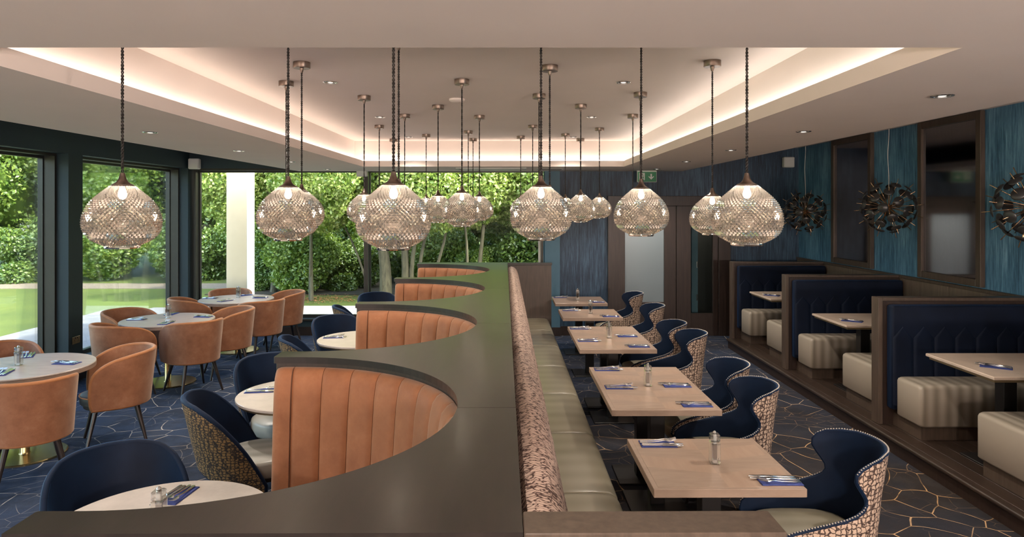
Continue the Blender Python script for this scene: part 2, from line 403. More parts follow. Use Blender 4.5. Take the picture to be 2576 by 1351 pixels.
# suspended raft with a lit cove
ZL = ZR+.085; CXL, CXR, CY0, CY1 = -2.09, 1.65, 2.50, 9.84; RXL, RXR = -3.40, 2.80; G = .15
raft = empty('ceiling_raft', **STRUCT)
mb = MB(); mb.box(RXL, RXR, YB+.01, CY0, ZR, ZL); mb.box(RXL, RXR, CY1, DF-.003, ZR, ZL)
mb.box(RXL, CXL, CY0, CY1, ZR, ZL); mb.box(CXR, RXR, CY0, CY1, ZR, ZL)
build('raft_slab', mb, M['plaster'], raft)
mb = MB(); t = .03
mb.box(CXL-G-t, CXL-G, CY0-G, CY1+G, ZL, ZC); mb.box(CXR+G, CXR+G+t, CY0-G, CY1+G, ZL, ZC)
mb.box(CXL-G-t, CXR+G+t, CY1+G, CY1+G+t, ZL, ZC); mb.box(CXL-G-t, CXR+G+t, CY0-G-t, CY0-G, ZL, ZC)
build('cove_upstand', mb, M['plaster'], raft)
build('led_strip', MB().box(CXL-.12, CXL-.09, CY0-.1, CY1+.1, ZL+.001, ZL+.012), M['led'], raft)
build('led_strip', MB().box(CXR+.09, CXR+.12, CY0-.1, CY1+.1, ZL+.001, ZL+.012), M['led2'], raft)
build('led_strip', MB().box(CXL-.05, CXR+.05, CY1+.09, CY1+.12, ZL+.001, ZL+.012), M['led'], raft)
build('led_strip', MB().box(CXL-.05, CXR+.05, CY0-.12, CY0-.09, ZL+.001, ZL+.012), M['led'], raft)
# left wall with tall openings
HZ, SZ = 2.71, .20
WXO = XL-.36
openings_l = [(8.36, DF-.05), (5.45, 8.09), (2.55, 5.18), (-.35, 2.28), (-3.2, -.62)]
mb = MB(); mb.box(WXO, XL, YB, DF+.4, HZ, ZC); mb.box(WXO, XL, YB, DF, -.05, SZ)
ys = sorted([(a, b) for a, b in openings_l]); cur = YB
for a, b in ys:
    mb.box(WXO, XL, cur, a, SZ, HZ); cur = b
mb.box(WXO, XL, cur, DF+.4, SZ, HZ)
build('wall_left', mb, M['teal_wall'], **STRUCT)
# far wall : glazed to the left, papered to the right
mb = MB(); mb.box(XL, .58, DF, DF+.36, HZ, ZC); mb.box(XL, .58, DF, DF+.36, -.05, .255)
build('wall_far', mb, M['teal_wall'], **STRUCT)
def opening_window(name, axis, a, b, z0, z1, plane, deep, sides=(1, 1), mull=None):
    """a frame of four bars with a reveal lining and a pane; axis 'y' = in the left wall, 'x' = in the far wall"""
    e = empty(name, **STRUCT)
    def bx(mb, u0, u1, w0, w1, z0_, z1_):
        if axis == 'y': mb.box(w0, w1, u0, u1, z0_, z1_)
        else: mb.box(u0, u1, w0, w1, z0_, z1_)
    s = -1 if axis == 'y' else 1
    p = plane
    f = .05
    mb = MB()
    bx(mb, a, a+f, p-.03, p+.03, z0, z1); bx(mb, b-f, b, p-.03, p+.03, z0, z1)
    bx(mb, a+f, b-f, p-.03, p+.03, z0, z0+.05); bx(mb, a+f, b-f, p-.03, p+.03, z1-.06, z1)
    build('window_frame', mb, M['black_frame'], e, kind='structure')
    mb = MB(); d0, d1 = sorted((p-s*.035, p-s*deep))
    bx(mb, b-.035, b-.001, d0, d1, z0+.002, z1-.002); bx(mb, a+.001, a+.035, d0, d1, z0+.002, z1-.002)
    bx(mb, a+.036, b-.036, d0, d1, z1-.03, z1-.002); 
    build('frame_lining', mb, M['bronze_frame'], e, kind='structure')
    mb = MB(); bx(mb, a+f, b-f, p-.008, p+.008, z0+.05, z1-.06)
    build('pane', mb, M['glass'], e, kind='structure')
    return e
for i, (a, b) in enumerate(openings_l):
    opening_window('window_%d' % (i+1), 'y', a, b, SZ, HZ, XL-.30, .16)
opening_window('window_6', 'x', XL+.04, -2.33, .255, HZ, DF+.22, .16)
opening_window('window_7', 'x', -2.33, .56, .255, HZ, DF+.22, .16)
build('trim_3', MB().box(.485, .525, DF+.13, DF+.19, .262, HZ), M['white_and_sunlit_render'], **STRUCT)
mb = MB(); mb.box(XL+.02, .57, DF-.012, DF+.03, .235, .262); build('trim_1', mb, M['bronze_frame'], **STRUCT)
build('baseboard_far', MB().box(XL+.005, .58, DF-.02, DF-.001, 0, .14), M['dark_wood'], **STRUCT)
build('baseboard_left', MB().box(XL+.001, XL+.02, YB, DF-.025, 0, .14), M['dark_wood'], **STRUCT)
build('wall_pier', MB().box(.58, .825, DF-.06, DF+.36, 0, ZC), M['blue_post'], **STRUCT)
build('trim_2', MB().box(.57, .835, DF-.075, DF-.061, 0, .14), M['dark_wood'], **STRUCT)
# papered wall with the door screen opening 1.60..3.58
mb = MB(); mb.box(.825, 1.60, DF, DF+.12, 0, ZC); mb.box(3.58, XR+.1, DF, DF+.12, 0, ZC); mb.box(1.60, 3.58, DF, DF+.12, 2.26, ZC)
build('wall_far_papered', mb, M['paper_far'], **STRUCT)
mb = MB(); mb.box(.84, 1.60, DF-.018, DF-.001, 0, .15); mb.box(3.58, XR, DF-.018, DF-.001, 0, .15)
build('baseboard_papered', mb, M['dark_wood'], **STRUCT)
build('wall_right', MB().box(XR, XR+.12, YB, DF+.12, 0, ZC), M['paper_right'], **STRUCT)
build('wall_back', MB().box(-5.6, 4.9, YB-.12, YB, 0, ZC), M['plaster'], **STRUCT)
# dado panelling on the right wall
dad = empty('wall_panelling', **STRUCT)
y = 2.2
while y < DF-.1:
    y2 = min(y+1.022, DF-.004); build('panel', MB().box(XR-.03, XR-.001, y+.003, y2-.003, .14, 1.235, .003), M['dado'], dad); y = y2
build('dado_rail', MB().box(XR-.045, XR-.001, 2.2, DF-.004, 1.236, 1.272, .004), M['brown_wood'], dad)

# door screen in the far wall
dr = empty('door_1', **STRUCT)
def P(x): return (x-CX)/FOC*DF
mb = MB(); mb.box(1.60, P(1571), DF-.05, DF+.1, 0, 2.26, .004); mb.box(P(1806), 3.58, DF-.05, DF+.1, 0, 2.26, .004)
mb.box(P(1571), P(1806), DF-.05, DF+.1, 2.10, 2.26, .004)
build('door_frame', mb, M['dark_wood'], dr, kind='structure')
mb = MB(); mb.box(P(1571), P(1670), DF-.02, DF+.06, 0, .54, .004); mb.box(P(1571), P(1670), DF-.02, DF+.06, 1.98, 2.10, .003)
mb.box(P(1670), P(1700), DF-.02, DF+.06, 0, 2.10, .004)
build('side_screen', mb, M['dark_wood'], dr, kind='structure')
build('screen_glass', MB().box(P(1571), P(1670), DF+.015, DF+.025, .54, 1.98), M['frost'], dr, kind='structure')
mb = MB(); mb.box(P(1701), P(1737), DF-.03, DF+.04, 0, 2.10, .004); mb.box(P(1792), P(1805), DF-.03, DF+.04, 0, 2.10, .003)
mb.box(P(1737), P(1792), DF-.03, DF+.04, 0, .36, .003); mb.box(P(1737), P(1792), DF-.03, DF+.04, 1.96, 2.10, .003)
build('door_leaf', mb, M['dark_wood'], dr, kind='structure')
build('door_glass', MB().box(P(1737), P(1792), DF, DF+.008, .36, 1.96), M['glass'], dr, kind='structure')
for z in (.62, 1.15, 1.75): build('hinge', MB().cyl((P(1752), DF-.036, z-.05), (P(1752), DF-.036, z+.05), .008), M['steel'], dr)
# corridor behind the door
mb = MB(); mb.box(1.5, 4.9, DF+1.9, DF+2.0, 0, ZC); mb.box(1.4, 1.5, DF+.12, DF+2.0, 0, ZC); mb.box(4.8, 4.9, DF+.12, DF+2, 0, ZC)
build('corridor_wall', mb, M['corridor'], **STRUCT)
build('corridor_pale_panel', MB().box(3.06, 3.16, DF+.35, DF+.6, 0, ZC), M['blue_post'], **STRUCT)  # panel added to give the pale strip behind the door glass
build('corridor_floor', MB().box(1.4, 4.9, DF+.03, DF+2, -.06, -.001), M['carpet'], **STRUCT)
build('corridor_ceiling', MB().box(1.4, 4.9, DF+.4, DF+2, ZC, ZC+.1), M['plaster'], **STRUCT)
add_light('corridor_fill_light', 'POINT', (3.2, DF+1.1, 2.6), 30, WARM, shadow_soft_size=.1)  # unseen light added to brighten the corridor behind the glass

# mirrors
def mirror(ya, yb, lab):
    e = empty('wall_mirror', (XR-.001, ya, 1.285), 0, label=lab, category='mirror', group='framed antique mirrors on the papered wall')
    h = ZC-1.285-.004; w_ = yb-ya; f = .075
    mb = MB(); mb.box(-.05, 0, 0, f, 0, h, .004); mb.box(-.05, 0, w_-f, w_, 0, h, .004); mb.box(-.05, 0, f, w_-f, 0, f, .004); mb.box(-.05, 0, f, w_-f, h-f, h, .004)
    build('mirror_frame', mb, M['brown_wood'], e)
    build('mirror_glass', MB().box(-.022, -.012, f, w_-f, f, h-f), M['mirror'], e)
mirror(8.84, 9.93, 'tall brown framed antique mirror on the blue wall nearer the far corner')
mirror(6.78, 7.83, 'tall brown framed antique mirror between the middle and nearest spiky lamps')
mirror(4.7, 5.78, 'tall brown framed antique mirror at the frame edge beside the nearest spiky lamp')

# raised timber platform under the booths
pl = empty('platform', **STRUCT)
PX = 3.22; PZ = .14
build('platform_base', MB().box(PX+.02, XR-.001, 2.2, 10.17, 0, PZ-.025), M['dark_wood'], pl)
pr = [(PX+.02, PZ-.032)] + [(PX+.012-.016*math.cos(a), PZ-.018+.018*math.sin(a)) for a in [(-PI/2+PI*k/8) for k in range(9)]] + [(PX+.06, PZ), (PX+.06, PZ-.032)]
build('nosing', MB().loft([[(x, y, z) for x, z in pr] for y in (2.2, 10.17)]), M['plank'], pl, True)
rows = 11; wr = (XR-PX-.062)/rows; rnd = random.Random(3)
for i in range(rows):
    x0 = PX+.062+i*wr; y = 2.2-rnd.random()*1.2
    while y < 10.17:
        y2 = y+1.5+rnd.random()*.8; a, b_ = max(y, 2.2), min(y2, 10.17)
        if b_-a > .05:
            build('plank', MB().box(x0+.0015, x0+wr-.0015, a+.0015, b_-.0015, PZ-.024, PZ, .002), M['plank'], pl)
        y = y2

# ------------------------------------------------------------------ ceiling fittings
def spot(x, y, z, e=70, ang=120):
    add_light('downlight_beam', 'SPOT', (x, y, z-.03), e, (1, .88, .76), spot_size=math.radians(ang), spot_blend=.7, shadow_soft_size=.03)
dlm = None
dl_lab = {}
def downlight(x, y, z, lab, first=[None]):
    if first[0] is None:
        e = empty('downlight', category='downlight')
        build('ring', MB().lathe([(.040, -.001), (.040, -.006), (.052, -.006), (.056, -.002), (.056, .0), (.04, 0.0)], 28, caps=False), M['steel'], e, True)
        build('reflector', MB().lathe([(.040, -.002), (.036, .001), (.034, .0)], 24, caps=False), M['steel'], e, True)
        build('lamp', MB().lathe([(.020, -.0005), (.018, -.004), (.001, -.005)], 20), M['dl_glow'], e, True)
        first[0] = e; o = e
    else: o = copy_tree(first[0])
    o.location = (x, y, z); o['label'] = lab; o['group'] = 'recessed ceiling downlights'
    spot(x, y, z)
ordn = ['nearest', 'second', 'third', 'fourth', 'farthest']
for i, yy in enumerate((3.57, 5.25, 6.97, 8.72, 10.45)):
    downlight(2.25, yy, ZR-.001, '%s recessed downlight in the low ceiling strip above the aisle by the booths' % ordn[i])
for i, yy in enumerate((5.31, 7.06, 8.75, 10.5)):
    downlight(-2.77, yy, ZR-.001, '%s visible recessed downlight in the low ceiling strip towards the garden windows' % ordn[i])
for i, yy in enumerate((5.28, 7.31, 9.4)):
    downlight(-1.37, yy, ZC-.001, '%s recessed downlight on the window side of the raised ceiling' % ordn[i])
    downlight(.88, yy, ZC-.001, '%s recessed downlight on the booth side of the raised ceiling' % ordn[i])
for x, y in ((-2.77, 3.4), (-2.77, 1.2), (2.25, 1.6), (2.25, -.6), (-.4, 1.2), (-.4, -.8), (-2.7, -1.2)): spot(x, y, ZR-.001)  # beams without fittings, added out of view to brighten the room
for x, y, z, e_ in ((-3.2, -1.6, 1.9, 170), (.2, -2.2, 1.9, 250), (3.2, -1.4, 1.9, 330)): add_light('back_fill_light', 'POINT', (x, y, z), e_, (1, .84, .74), shadow_soft_size=.12)  # unseen lights behind the camera, added to brighten the ceiling
tagd = dict(label='flat round smoke detector on the raised ceiling among the roses', category='smoke detector')
build('smoke_detector', MB().lathe([(.07, 0), (.07, -.015), (.05, -.03), (.001, -.032)], 24), M['plaster'], None, True, loc=(-.46, 6.1, ZC-.001), **tagd)
v_ = empty('ceiling_vent', (0, 0, 0), label='long pale ceiling air grille behind the cove, over the far windows', category='vent')
mb = MB(); mb.box(-.78, .26, 10.10, 10.13, ZR-.012, ZR-.001); mb.box(-.78, .26, 10.62, 10.65, ZR-.012, ZR-.001); mb.box(-.78, -.75, 10.13, 10.62, ZR-.012, ZR-.001); mb.box(.23, .26, 10.13, 10.62, ZR-.012, ZR-.001)
build('vent_frame', mb, M['plate_white'], v_)
build('vent_panel', MB().box(-.70, .18, 10.18, 10.57, ZR-.018, ZR-.001, .004), M['plate_white'], v_)
v2 = empty('ceiling_vent', (0, 0, 0), label='small slim ceiling air grille beside the long one near the far wall', category='vent')
build('vent_frame', MB().box(.42, .82, 10.35, 10.55, ZR-.008, ZR-.001, .003), M['plate_white'], v2)
for k in range(5): build('slat', MB().box(.44, .80, 10.37+k*.034, 10.385+k*.034, ZR-.014, ZR-.0085), M['bronze_frame'], v2)

# pendants -------------------------------------------------------------
def pendant_mesh():
    H0 = .250
    prof = [(.0385, .250), (.056, .236), (.079, .216), (.104, .192), (.125, .163), (.138, .132), (.1435, .103), (.1415, .079), (.134, .055), (.117, .034), (.092, .018), (.066, .004)]
    ls = [0]
    for a, b in zip(prof, prof[1:]): ls.append(ls[-1]+math.hypot(a[0]-b[0], a[1]-b[1]))
    def at(t):
        d = t*ls[-1]
        for k in range(len(prof)-1):
            if d <= ls[k+1] or k == len(prof)-2:
                f = (d-ls[k])/(ls[k+1]-ls[k]); a, b = prof[k], prof[k+1]
                return a[0]+(b[0]-a[0])*f, a[1]+(b[1]-a[1])*f, (b[0]-a[0]), (b[1]-a[1])
    R, NC = 34, 96; mb = MB(); vs = []
    for r in range(R+1):
        rr, z, dr_, dz = at(r/R); l = math.hypot(dr_, dz); nr, nz = -dz/l, dr_/l
        for c in range(NC):
            up = .0064*min(1, rr/.12) if (r+c) % 2 else 0
            q, zz = rr+nr*up, z+nz*up; a = 2*PI*c/NC; vs.append((q*math.cos(a), q*math.sin(a), zz))
    fs = []
    for r in range(R+1):
        for c in range(NC):
            if (r+c) % 2 == 0: continue
            o = r*NC+c; l_ = r*NC+(c-1) % NC; rt = r*NC+(c+1) % NC
            if r > 0: u = (r-1)*NC+c; fs += [(o, u, l_), (o, rt, u)]
            if r < R: d = (r+1)*NC+c; fs += [(o, l_, d), (o, d, rt)]
    mb.add(vs, fs); return mb
def cone_prof(): return [(.0085, .300), (.0095, .300), (.011, .290), (.015, .275), (.023, .262), (.036, .254), (.0385, .250), (.0385, .244), (.001, .244)]
CORDL = .81
def cord_mb():
    mb = MB(); n = int(CORDL/.03*7)
    for ph in (0, PI):
        mb.tube([(.0035*math.cos(ph+2*PI*k/7), .0035*math.sin(ph+2*PI*k/7), .300+CORDL*k/n) for k in range(n+1)], .0032, 4)
    return mb
pend = empty('pendant_lamp', category='pendant lamp')
sh = build('glass_shade', pendant_mesh(), M['pendant'], pend)
build('base_rim', MB().lathe([(.066, .004), (.068, -.004), (.064, -.009), (.060, -.004), (.064, .003)], 40, caps=False), M['acrylic'], sh, True)
build('neck_cone', MB().lathe(cone_prof(), 24), M['nickel'], pend, True, 50)
build('neck_collar', MB().lathe([(.034, .2545), (.042, .252), (.043, .246), (.040, .243)], 24), M['nickel'], pend, True)
build('bulb', MB().lathe([(.008, .243), (.011, .232), (.016, .216), (.016, .205), (.011, .196), (.002, .192)], 16), M['bulb'], pend, True)
build('cord', cord_mb(), M['black_cord'], pend)
rose = build('ceiling_rose', MB().lathe([(.056, 1.115), (.056, 1.078), (.054, 1.075), (.014, 1.075), (.010, 1.055), (.006, 1.045), (.001, 1.045)], 32), M['nickel'], pend, True, 40)
# (x pixel, depth, distance of the shade's foot below eye level, what it looks like from here)
PN = [
 (308, 2.82, .160, 'big patterned glass pendant hanging alone before the second garden window'),
 (990, 2.72, .160, 'biggest central glass pendant, hanging in front of the window mullion'),
 (1879, 2.93, .155, 'big golden glass pendant nearest the spiky lamps, in front of a smaller one'),
 (725, 3.30, .152, 'large glass pendant beside the cream garden column, in front of a smaller one'),
 (1361, 3.30, .150, 'large glass pendant before the blue pier at the window edge'),
 (1613, 3.72, .148, 'glass pendant hanging before the exit sign and the door screen'),
 (1792, 4.51, .175, 'smaller golden glass pendant half hidden behind the big one by the spiky lamps'),
 (759, 4.56, .148, 'smaller glass pendant half hidden behind the one beside the cream column'),
 (1383, 4.66, .150, 'glass pendant almost hidden behind the large one by the blue pier'),
 (1162, 5.17, .140, 'glass pendant hanging in the middle of the right-hand garden window'),
 (720, 5.25, .140, 'glass pendant wholly hidden behind the large one by the cream column'),
 (1611, 5.76, .140, 'glass pendant hidden right behind the one before the door screen'),
 (1356, 5.84, .140, 'glass pendant peeping out behind the large ones at the window edge'),
 (916, 5.93, .140, 'glass pendant half hidden left of the biggest central one'),
 (1461, 6.43, .135, 'small glass pendant before the indigo wallpaper, left of the farthest one there'),
 (1102, 6.48, .140, 'small glass pendant right of the biggest central one'),
 (1003, 3.90, .140, 'glass pendant hidden behind the biggest one with only its neck in sight'),
 (1018, 7.12, .135, 'far glass pendant concealed behind the biggest central shade'),
 (1592, 7.12, .135, 'far glass pendant concealed behind the one before the door screen'),
 (1206, 7.20, .135, 'small glass pendant partly behind the one in mid-window'),
 (954, 8.06, .13, 'distant glass pendant behind the left edge of the biggest central shade'),
 (1340, 8.06, .13, 'distant glass pendant behind the left edge of the one by the blue pier'),
 (1508, 8.34, .13, 'smallest clearly visible glass pendant before the indigo wallpaper'),
 (1178, 8.65, .13, 'distant glass pendant behind the one in mid-window, with a cord just right of it'),
 (1422, 9.00, .13, 'distant glass pendant between the blue pier one and the wallpaper pair'),
 (1072, 9.07, .13, 'distant glass pendant squeezed beside the biggest central shade'),
 (1310, 9.30, .13, 'far glass pendant whose cord comes down just before the window edge'),
 (1190, 9.62, .13, 'far glass pendant with its rose touching the end of the raised ceiling at mid-window'),
 (1460, 9.62, .13, 'far glass pendant with its rose near the end of the raised ceiling over the wallpaper'),
 (990, 9.68, .13, 'far glass pendant with its rose near the end of the raised ceiling over the mullion'),
]
for i, (px, d, dz, lab) in enumerate(PN):
    o = pend if i == 0 else copy_tree(pend)
    z = CAM_H-dz; o.location = ((px-CX)/FOC*d, d, z); o.rotation_euler = (0, 0, rnd.random()*6)
    o['label'] = lab; o['group'] = 'patterned glass pendants'
    need = ZC-z-1.115
    for ch in o.children:
        if ch.name.startswith('cord'): k = (ZC-.04-z-.300)/CORDL; ch.scale = (1, 1, k); ch.location = (0, 0, .300*(1-k))
        if ch.name.startswith('ceiling_rose'): ch.location = (0, 0, need-.0008)

# spiky disc chandeliers ----------------------------------------------
rod_me = MB().cyl((0, 0, .02), (0, 0, .335), .0036, n=6).mesh('rod', M['rod'], True)
disc_me = MB().lathe([(.001, .278), (.026, .275), (.044, .268), (.051, .262), (.0515, .259), (.043, .265), (.026, .272), (.001, .275)], 22).mesh('disc', M['disc'], True, 60)
def chandelier(y, dz, lab, first=[None]):
    x = 4.03
    if first[0] is None:
        e = empty('spiky_chandelier', category='chandelier'); first[0] = e
        build('hub', MB().lathe([(.001, -.03), (.02, -.022), (.03, 0), (.02, .022), (.001, .03)], 16), M['rod'], e, True)
        n = 40; ga = PI*(3-math.sqrt(5))
        for k in range(n):
            zz = 1-2*(k+.5)/n; rr = math.sqrt(1-zz*zz); v3 = Vector((rr*math.cos(ga*k), rr*math.sin(ga*k), zz))
            if zz > .97: continue
            q = v3.to_track_quat('Z', 'Y').to_matrix().to_4x4()
            for nm, me in (('rod', rod_me), ('disc', disc_me)):
                o = bpy.data.objects.new(nm, me); COL.objects.link(o); o.parent = e; o.matrix_basis = q
        pts = [(0, 0, .02)]
        H = 1.0
        pts += [(.006*math.sin(t*9)*math.sin(t*PI), .004*math.sin(t*13), .03+t*(H-.03)) for t in [i/40 for i in range(41)]]
        build('flex', MB().tube(pts, .0035, 5), M['white_cord'], e, True)
        o = e
    else: o = copy_tree(first[0])
    o.location = (x, y, CAM_H-dz); o['label'] = lab; o['group'] = 'spiky disc lamps over the booths'
    for ch in o.children:
        if ch.name.startswith('flex'): ch.scale = (1, 1, (ZC-(CAM_H-dz))/1.0)
chandelier(7.3, .0, 'black disc and copper rod globe lamp in the middle, between the two mirrors')
chandelier(9.35, .065, 'smallest black disc and copper rod globe lamp near the far corner')
chandelier(5.28, .0, 'black disc and copper rod globe lamp cut by the right edge of the frame')

# wall boxes
def speaker(name_loc, rz, lab):
    e = empty('wall_speaker', name_loc, rz, label=lab, category='speaker', group='small white wall speakers')
    build('cabinet', MB().box(-.085, .085, -.13, -.03, -.085, .085, .012), M['plate_white'], e)
    build('grille', MB().box(-.07, .07, -.134, -.1305, -.07, .07), M['plate_white'], e)
    build('bracket', MB().box(-.025, .025, -.0295, -.001, -.03, .03), M['plate_white'], e)
speaker((-5.06, DF, 2.775), .0, 'small white box speaker high in the corner between the garden windows')
speaker((4.50, DF, 2.80), 0, 'small white box speaker high on the blue wall above the far booth')
speaker((-2.36, DF, 2.655), 0, 'tiny white box speaker half hidden by the ceiling over the window mullion')
# exit sign hanging from the ceiling
e = empty('exit_sign', ((1627-CX)/FOC*10.9, 10.9, 2.475), 0, label='green and white running man exit sign hanging before the far wall', category='exit sign')
build('housing', MB().box(-.155, .155, -.015, .015, 0, .184, .004), M['sign_white'], e)
build('sign_face', MB().box(-.147, .147, -.018, -.0155, .006, .162), M['green_sign'], e)
mb = MB(); T = -.0185
def flat(poly, y0=-.0205, y1=-.0182): mb.loft([[(x, y0, z) for x, z in poly], [(x, y1, z) for x, z in poly]])
flat([(.0, .03), (.035, .03), (.035, .06), (.075, .06), (.0175, .018), (-.04, .06), (0, .06)][:0] or [(.055, .13), (.055, .075), (.030, .095), (.022, .085), (.0665, .040), (.111, .085), (.103, .095), (.078, .075), (.078, .13)])
build('arrow', mb, M['sign_white'], e)
mb = MB(); flat([(-.125, .03), (-.125, .145), (-.035, .145), (-.035, .03), (-.050, .03), (-.050, .130), (-.11, .130), (-.11, .03)])
build('doorway', mb, M['sign_white'], e)
mb = MB(); head = [(-.062+.011*math.cos(2*PI*k/10), .117+.011*math.sin(2*PI*k/10)) for k in range(10)]; flat(head)
for a, b_, w2 in (((-.068, .105), (-.082, .070), .011), ((-.070, .100), (-.045, .088), .005), ((-.072, .098), (-.100, .092), .005), ((-.080, .072), (-.060, .055), .007), ((-.060, .055), (-.068, .033), .006), ((-.084, .072), (-.098, .055), .007), ((-.098, .055), (-.118, .052), .006)):
    d = Vector((b_[0]-a[0], b_[1]-a[1])).normalized(); n = Vector((-d.y, d.x))*w2
    flat([(a[0]+n.x, a[1]+n.y), (b_[0]+n.x, b_[1]+n.y), (b_[0]-n.x, b_[1]-n.y), (a[0]-n.x, a[1]-n.y)])
build('running_figure', mb, M['sign_white'], e)
build('hanger', MB().box(-.01, .01, -.004, .004, .185, .2), M['steel'], e)
# socket
e = empty('wall_socket', (XL, 8.225, .49), 0, label='antique brass double socket low on the teal pier between the garden windows', category='socket')
build('plate', MB().box(.001, .008, -.073, .073, -.043, .043, .002), M['socket'], e)
mb = MB()
for s in (-.038, .038):
    mb.box(.0085, .0095, s-.003, s+.003, -.005, .012); mb.box(.0085, .0095, s-.016, s-.008, -.018, -.012); mb.box(.0085, .0095, s+.008, s+.016, -.018, -.012)
build('socket_holes', mb, M['black_metal'], e)
for s in (-.02, .02): build('switch', MB().box(.0085, .011, s-.006, s+.006, .018, .034), M['black_metal'], e)

# ------------------------------------------------------------------ the scalloped divider with its curved banquettes
RB, BXC, TIP, XE, Y0, YE, PITCH = .95, -1.13, -1.235, .037, 1.71, 10.08, 2.03
YC = [2.78+PITCH*k for k in range(4)]
CAPZ = 1.27
def bay_arc(yc, r, n=40): return [(BXC+r*math.cos(a), yc+r*math.sin(a)) for a in [(-PI/2+PI*k/n) for k in range(n+1)]]
div = empty('divider', (0, 0, 0), TH, label='dark wood divider with scalloped top running down the middle of the room', category='divider')
def outline(ya, yb, bays, grow=0.0, tip=TIP, xe=XE):
    pts = [(xe, ya), (xe, yb), (tip, yb)] if True else []
    left = []
    return pts
def cap_piece(ya, yb, grow=0.0):
    """outline of the cap between two Y values that pass through bay centres (or the ends)"""
    xe, tp = XE+grow, TIP-grow; R = RB-grow
    pts = [(xe, ya), (xe, yb)]
    up = next((c for c in YC if abs(c-yb) < 1e-6), None); lo = next((c for c in YC if abs(c-ya) < 1e-6), None)
    if up is not None:    # walk from the apex of the upper bay down to its lower tip
        pts += [(BXC+R*math.cos(a), up-R*math.sin(a)) for a in [PI/2*k/24 for k in range(25)]]
        pts += [(tp+.006, up-R), (tp, up-R-.006)]
    else: pts += [(tp, yb)]
    if lo is not None:
        pts += [(tp, lo+R+.006), (tp+.006, lo+R)]
        pts += [(BXC+R*math.cos(a), lo+R*math.sin(a)) for a in [PI/2-PI/2*k/24 for k in range(25)]]
    else: pts += [(tp, ya)]
    return pts
cuts = [Y0]+YC+[YE]
for a, b_ in zip(cuts, cuts[1:]):
    g = .0015
    pc = [(x, min(max(y, a+g), b_-g)) for x, y in cap_piece(a, b_, .010)]
    build('cap_panel', MB().prism(pc, CAPZ-.034, CAPZ), M['cap_wood'], div)
    pb = [(x, y) for x, y in cap_piece(a, b_, 0)]
    build('divider_body', MB().prism(pb, 0, CAPZ-.035), M['dark_wood'], div)
# end returns towards the bench
build('end_panel', MB().box(XE, .695, Y0+.012, 1.82, 0, CAPZ-.035), M['dark_wood'], div)
build('end_cap', MB().box(XE+.012, .705, Y0-.005, 1.832, CAPZ-.034, CAPZ, .003), M['brown_wood'], div)
build('end_panel', MB().box(XE, .685, 9.98, YE-.01, 0, CAPZ-.035), M['brown_wood'], div)
build('end_cap', MB().box(XE+.012, .695, 9.97, YE, CAPZ-.034, CAPZ, .003), M['cap_wood'], div)
# curved banquette: one channel mesh, turned round the bay
NCH = 17; ro, ri = RB-.003, RB-.060
BZ = [(.42, 0), (.60, 0), (.80, 0), (.95, 0), (1.08, .002), (1.14, .008), (1.18, .018), (1.205, .034), (1.216, .052)]
def brad(z, back): return ri-.012+back-.05*max(0, (1.14-z)/.72)
def channel_mesh():
    mb = MB(); da = PI/NCH*.982; rings = []
    for z, back in BZ:
        row = []
        for k in range(11):
            u = k/10; puff = .016*max(0, 1-abs(2*u-1)**2.6)**.5*(1 if z < 1.19 else .6)
            a = -da/2+da*u; r = min(brad(z, back)-puff, ro-.004); row.append((r*math.cos(a), r*math.sin(a), z))
        rings.append(row)
    rings.append([(ro*math.cos(-da/2+da*k/10), ro*math.sin(-da/2+da*k/10), 1.216) for k in range(11)])
    mb.loft(rings, False, False)
    for k in (0, 10):
        a = -da/2+da*k/10; vs = [rg[k] for rg in rings]; vs.append((ro*math.cos(a), ro*math.sin(a), .42)); mb.add(vs, [tuple(range(len(vs)))])
    return mb
ch_me = channel_mesh().mesh('back_channel', M['rust'], True, 40)
bay_names = ['nearest', 'second', 'third', 'farthest']
for k, yc in enumerate(YC):
    x, y = RT(BXC, yc)
    e = empty('curved_banquette', (x, y, 0), TH, label='%s curved banquette with channelled tan velvet back set in the dark divider' % bay_names[k], category='banquette', group='curved banquettes along the divider')
    for j in range(NCH):
        a = -PI/2+PI*(j+.5)/NCH; o = link('back_channel', ch_me, e, rz=a)
    for s in (-1, 1):     # straight end with the rounded corner
        rings = []
        for xx, sh_, dz in ((-.002, 0, 0), (-.05, 0, 0), (-.075, .004, .002), (-.09, .012, .008), (-.099, .028, .02)):
            rings.append([(xx, s*min(brad(z, bk)-.012+sh_, ro-.006), z-(dz if z > 1 else 0)) for z, bk in BZ]+[(xx, s*ro, 1.216-dz), (xx, s*ro, .42)])
        build('back_end', MB().loft(rings), M['rust'], e, True, 50)
    # seat ring
    seat = MB(); rings = []
    for r, z in ((ro-.02, .30), (ro-.02, .44), (ri-.06, .455), (.50, .455), (.455, .445), (.44, .42), (.44, .30)):
        rings.append([(r*math.cos(-PI/2+PI*q/32), r*math.sin(-PI/2+PI*q/32), z) for q in range(33)])
    seat.loft([list(r) for r in zip(*rings)])
    build('seat', seat, M['rust'], e, True)
    rings = [[(r*math.cos(-PI/2+PI*q/32), r*math.sin(-PI/2+PI*q/32), z) for r, z in ((ro-.02, 0), (ro-.02, .299), (.50, .299), (.50, 0))] for q in range(33)]
    build('plinth', MB().loft(rings), M['dark_wood'], e)

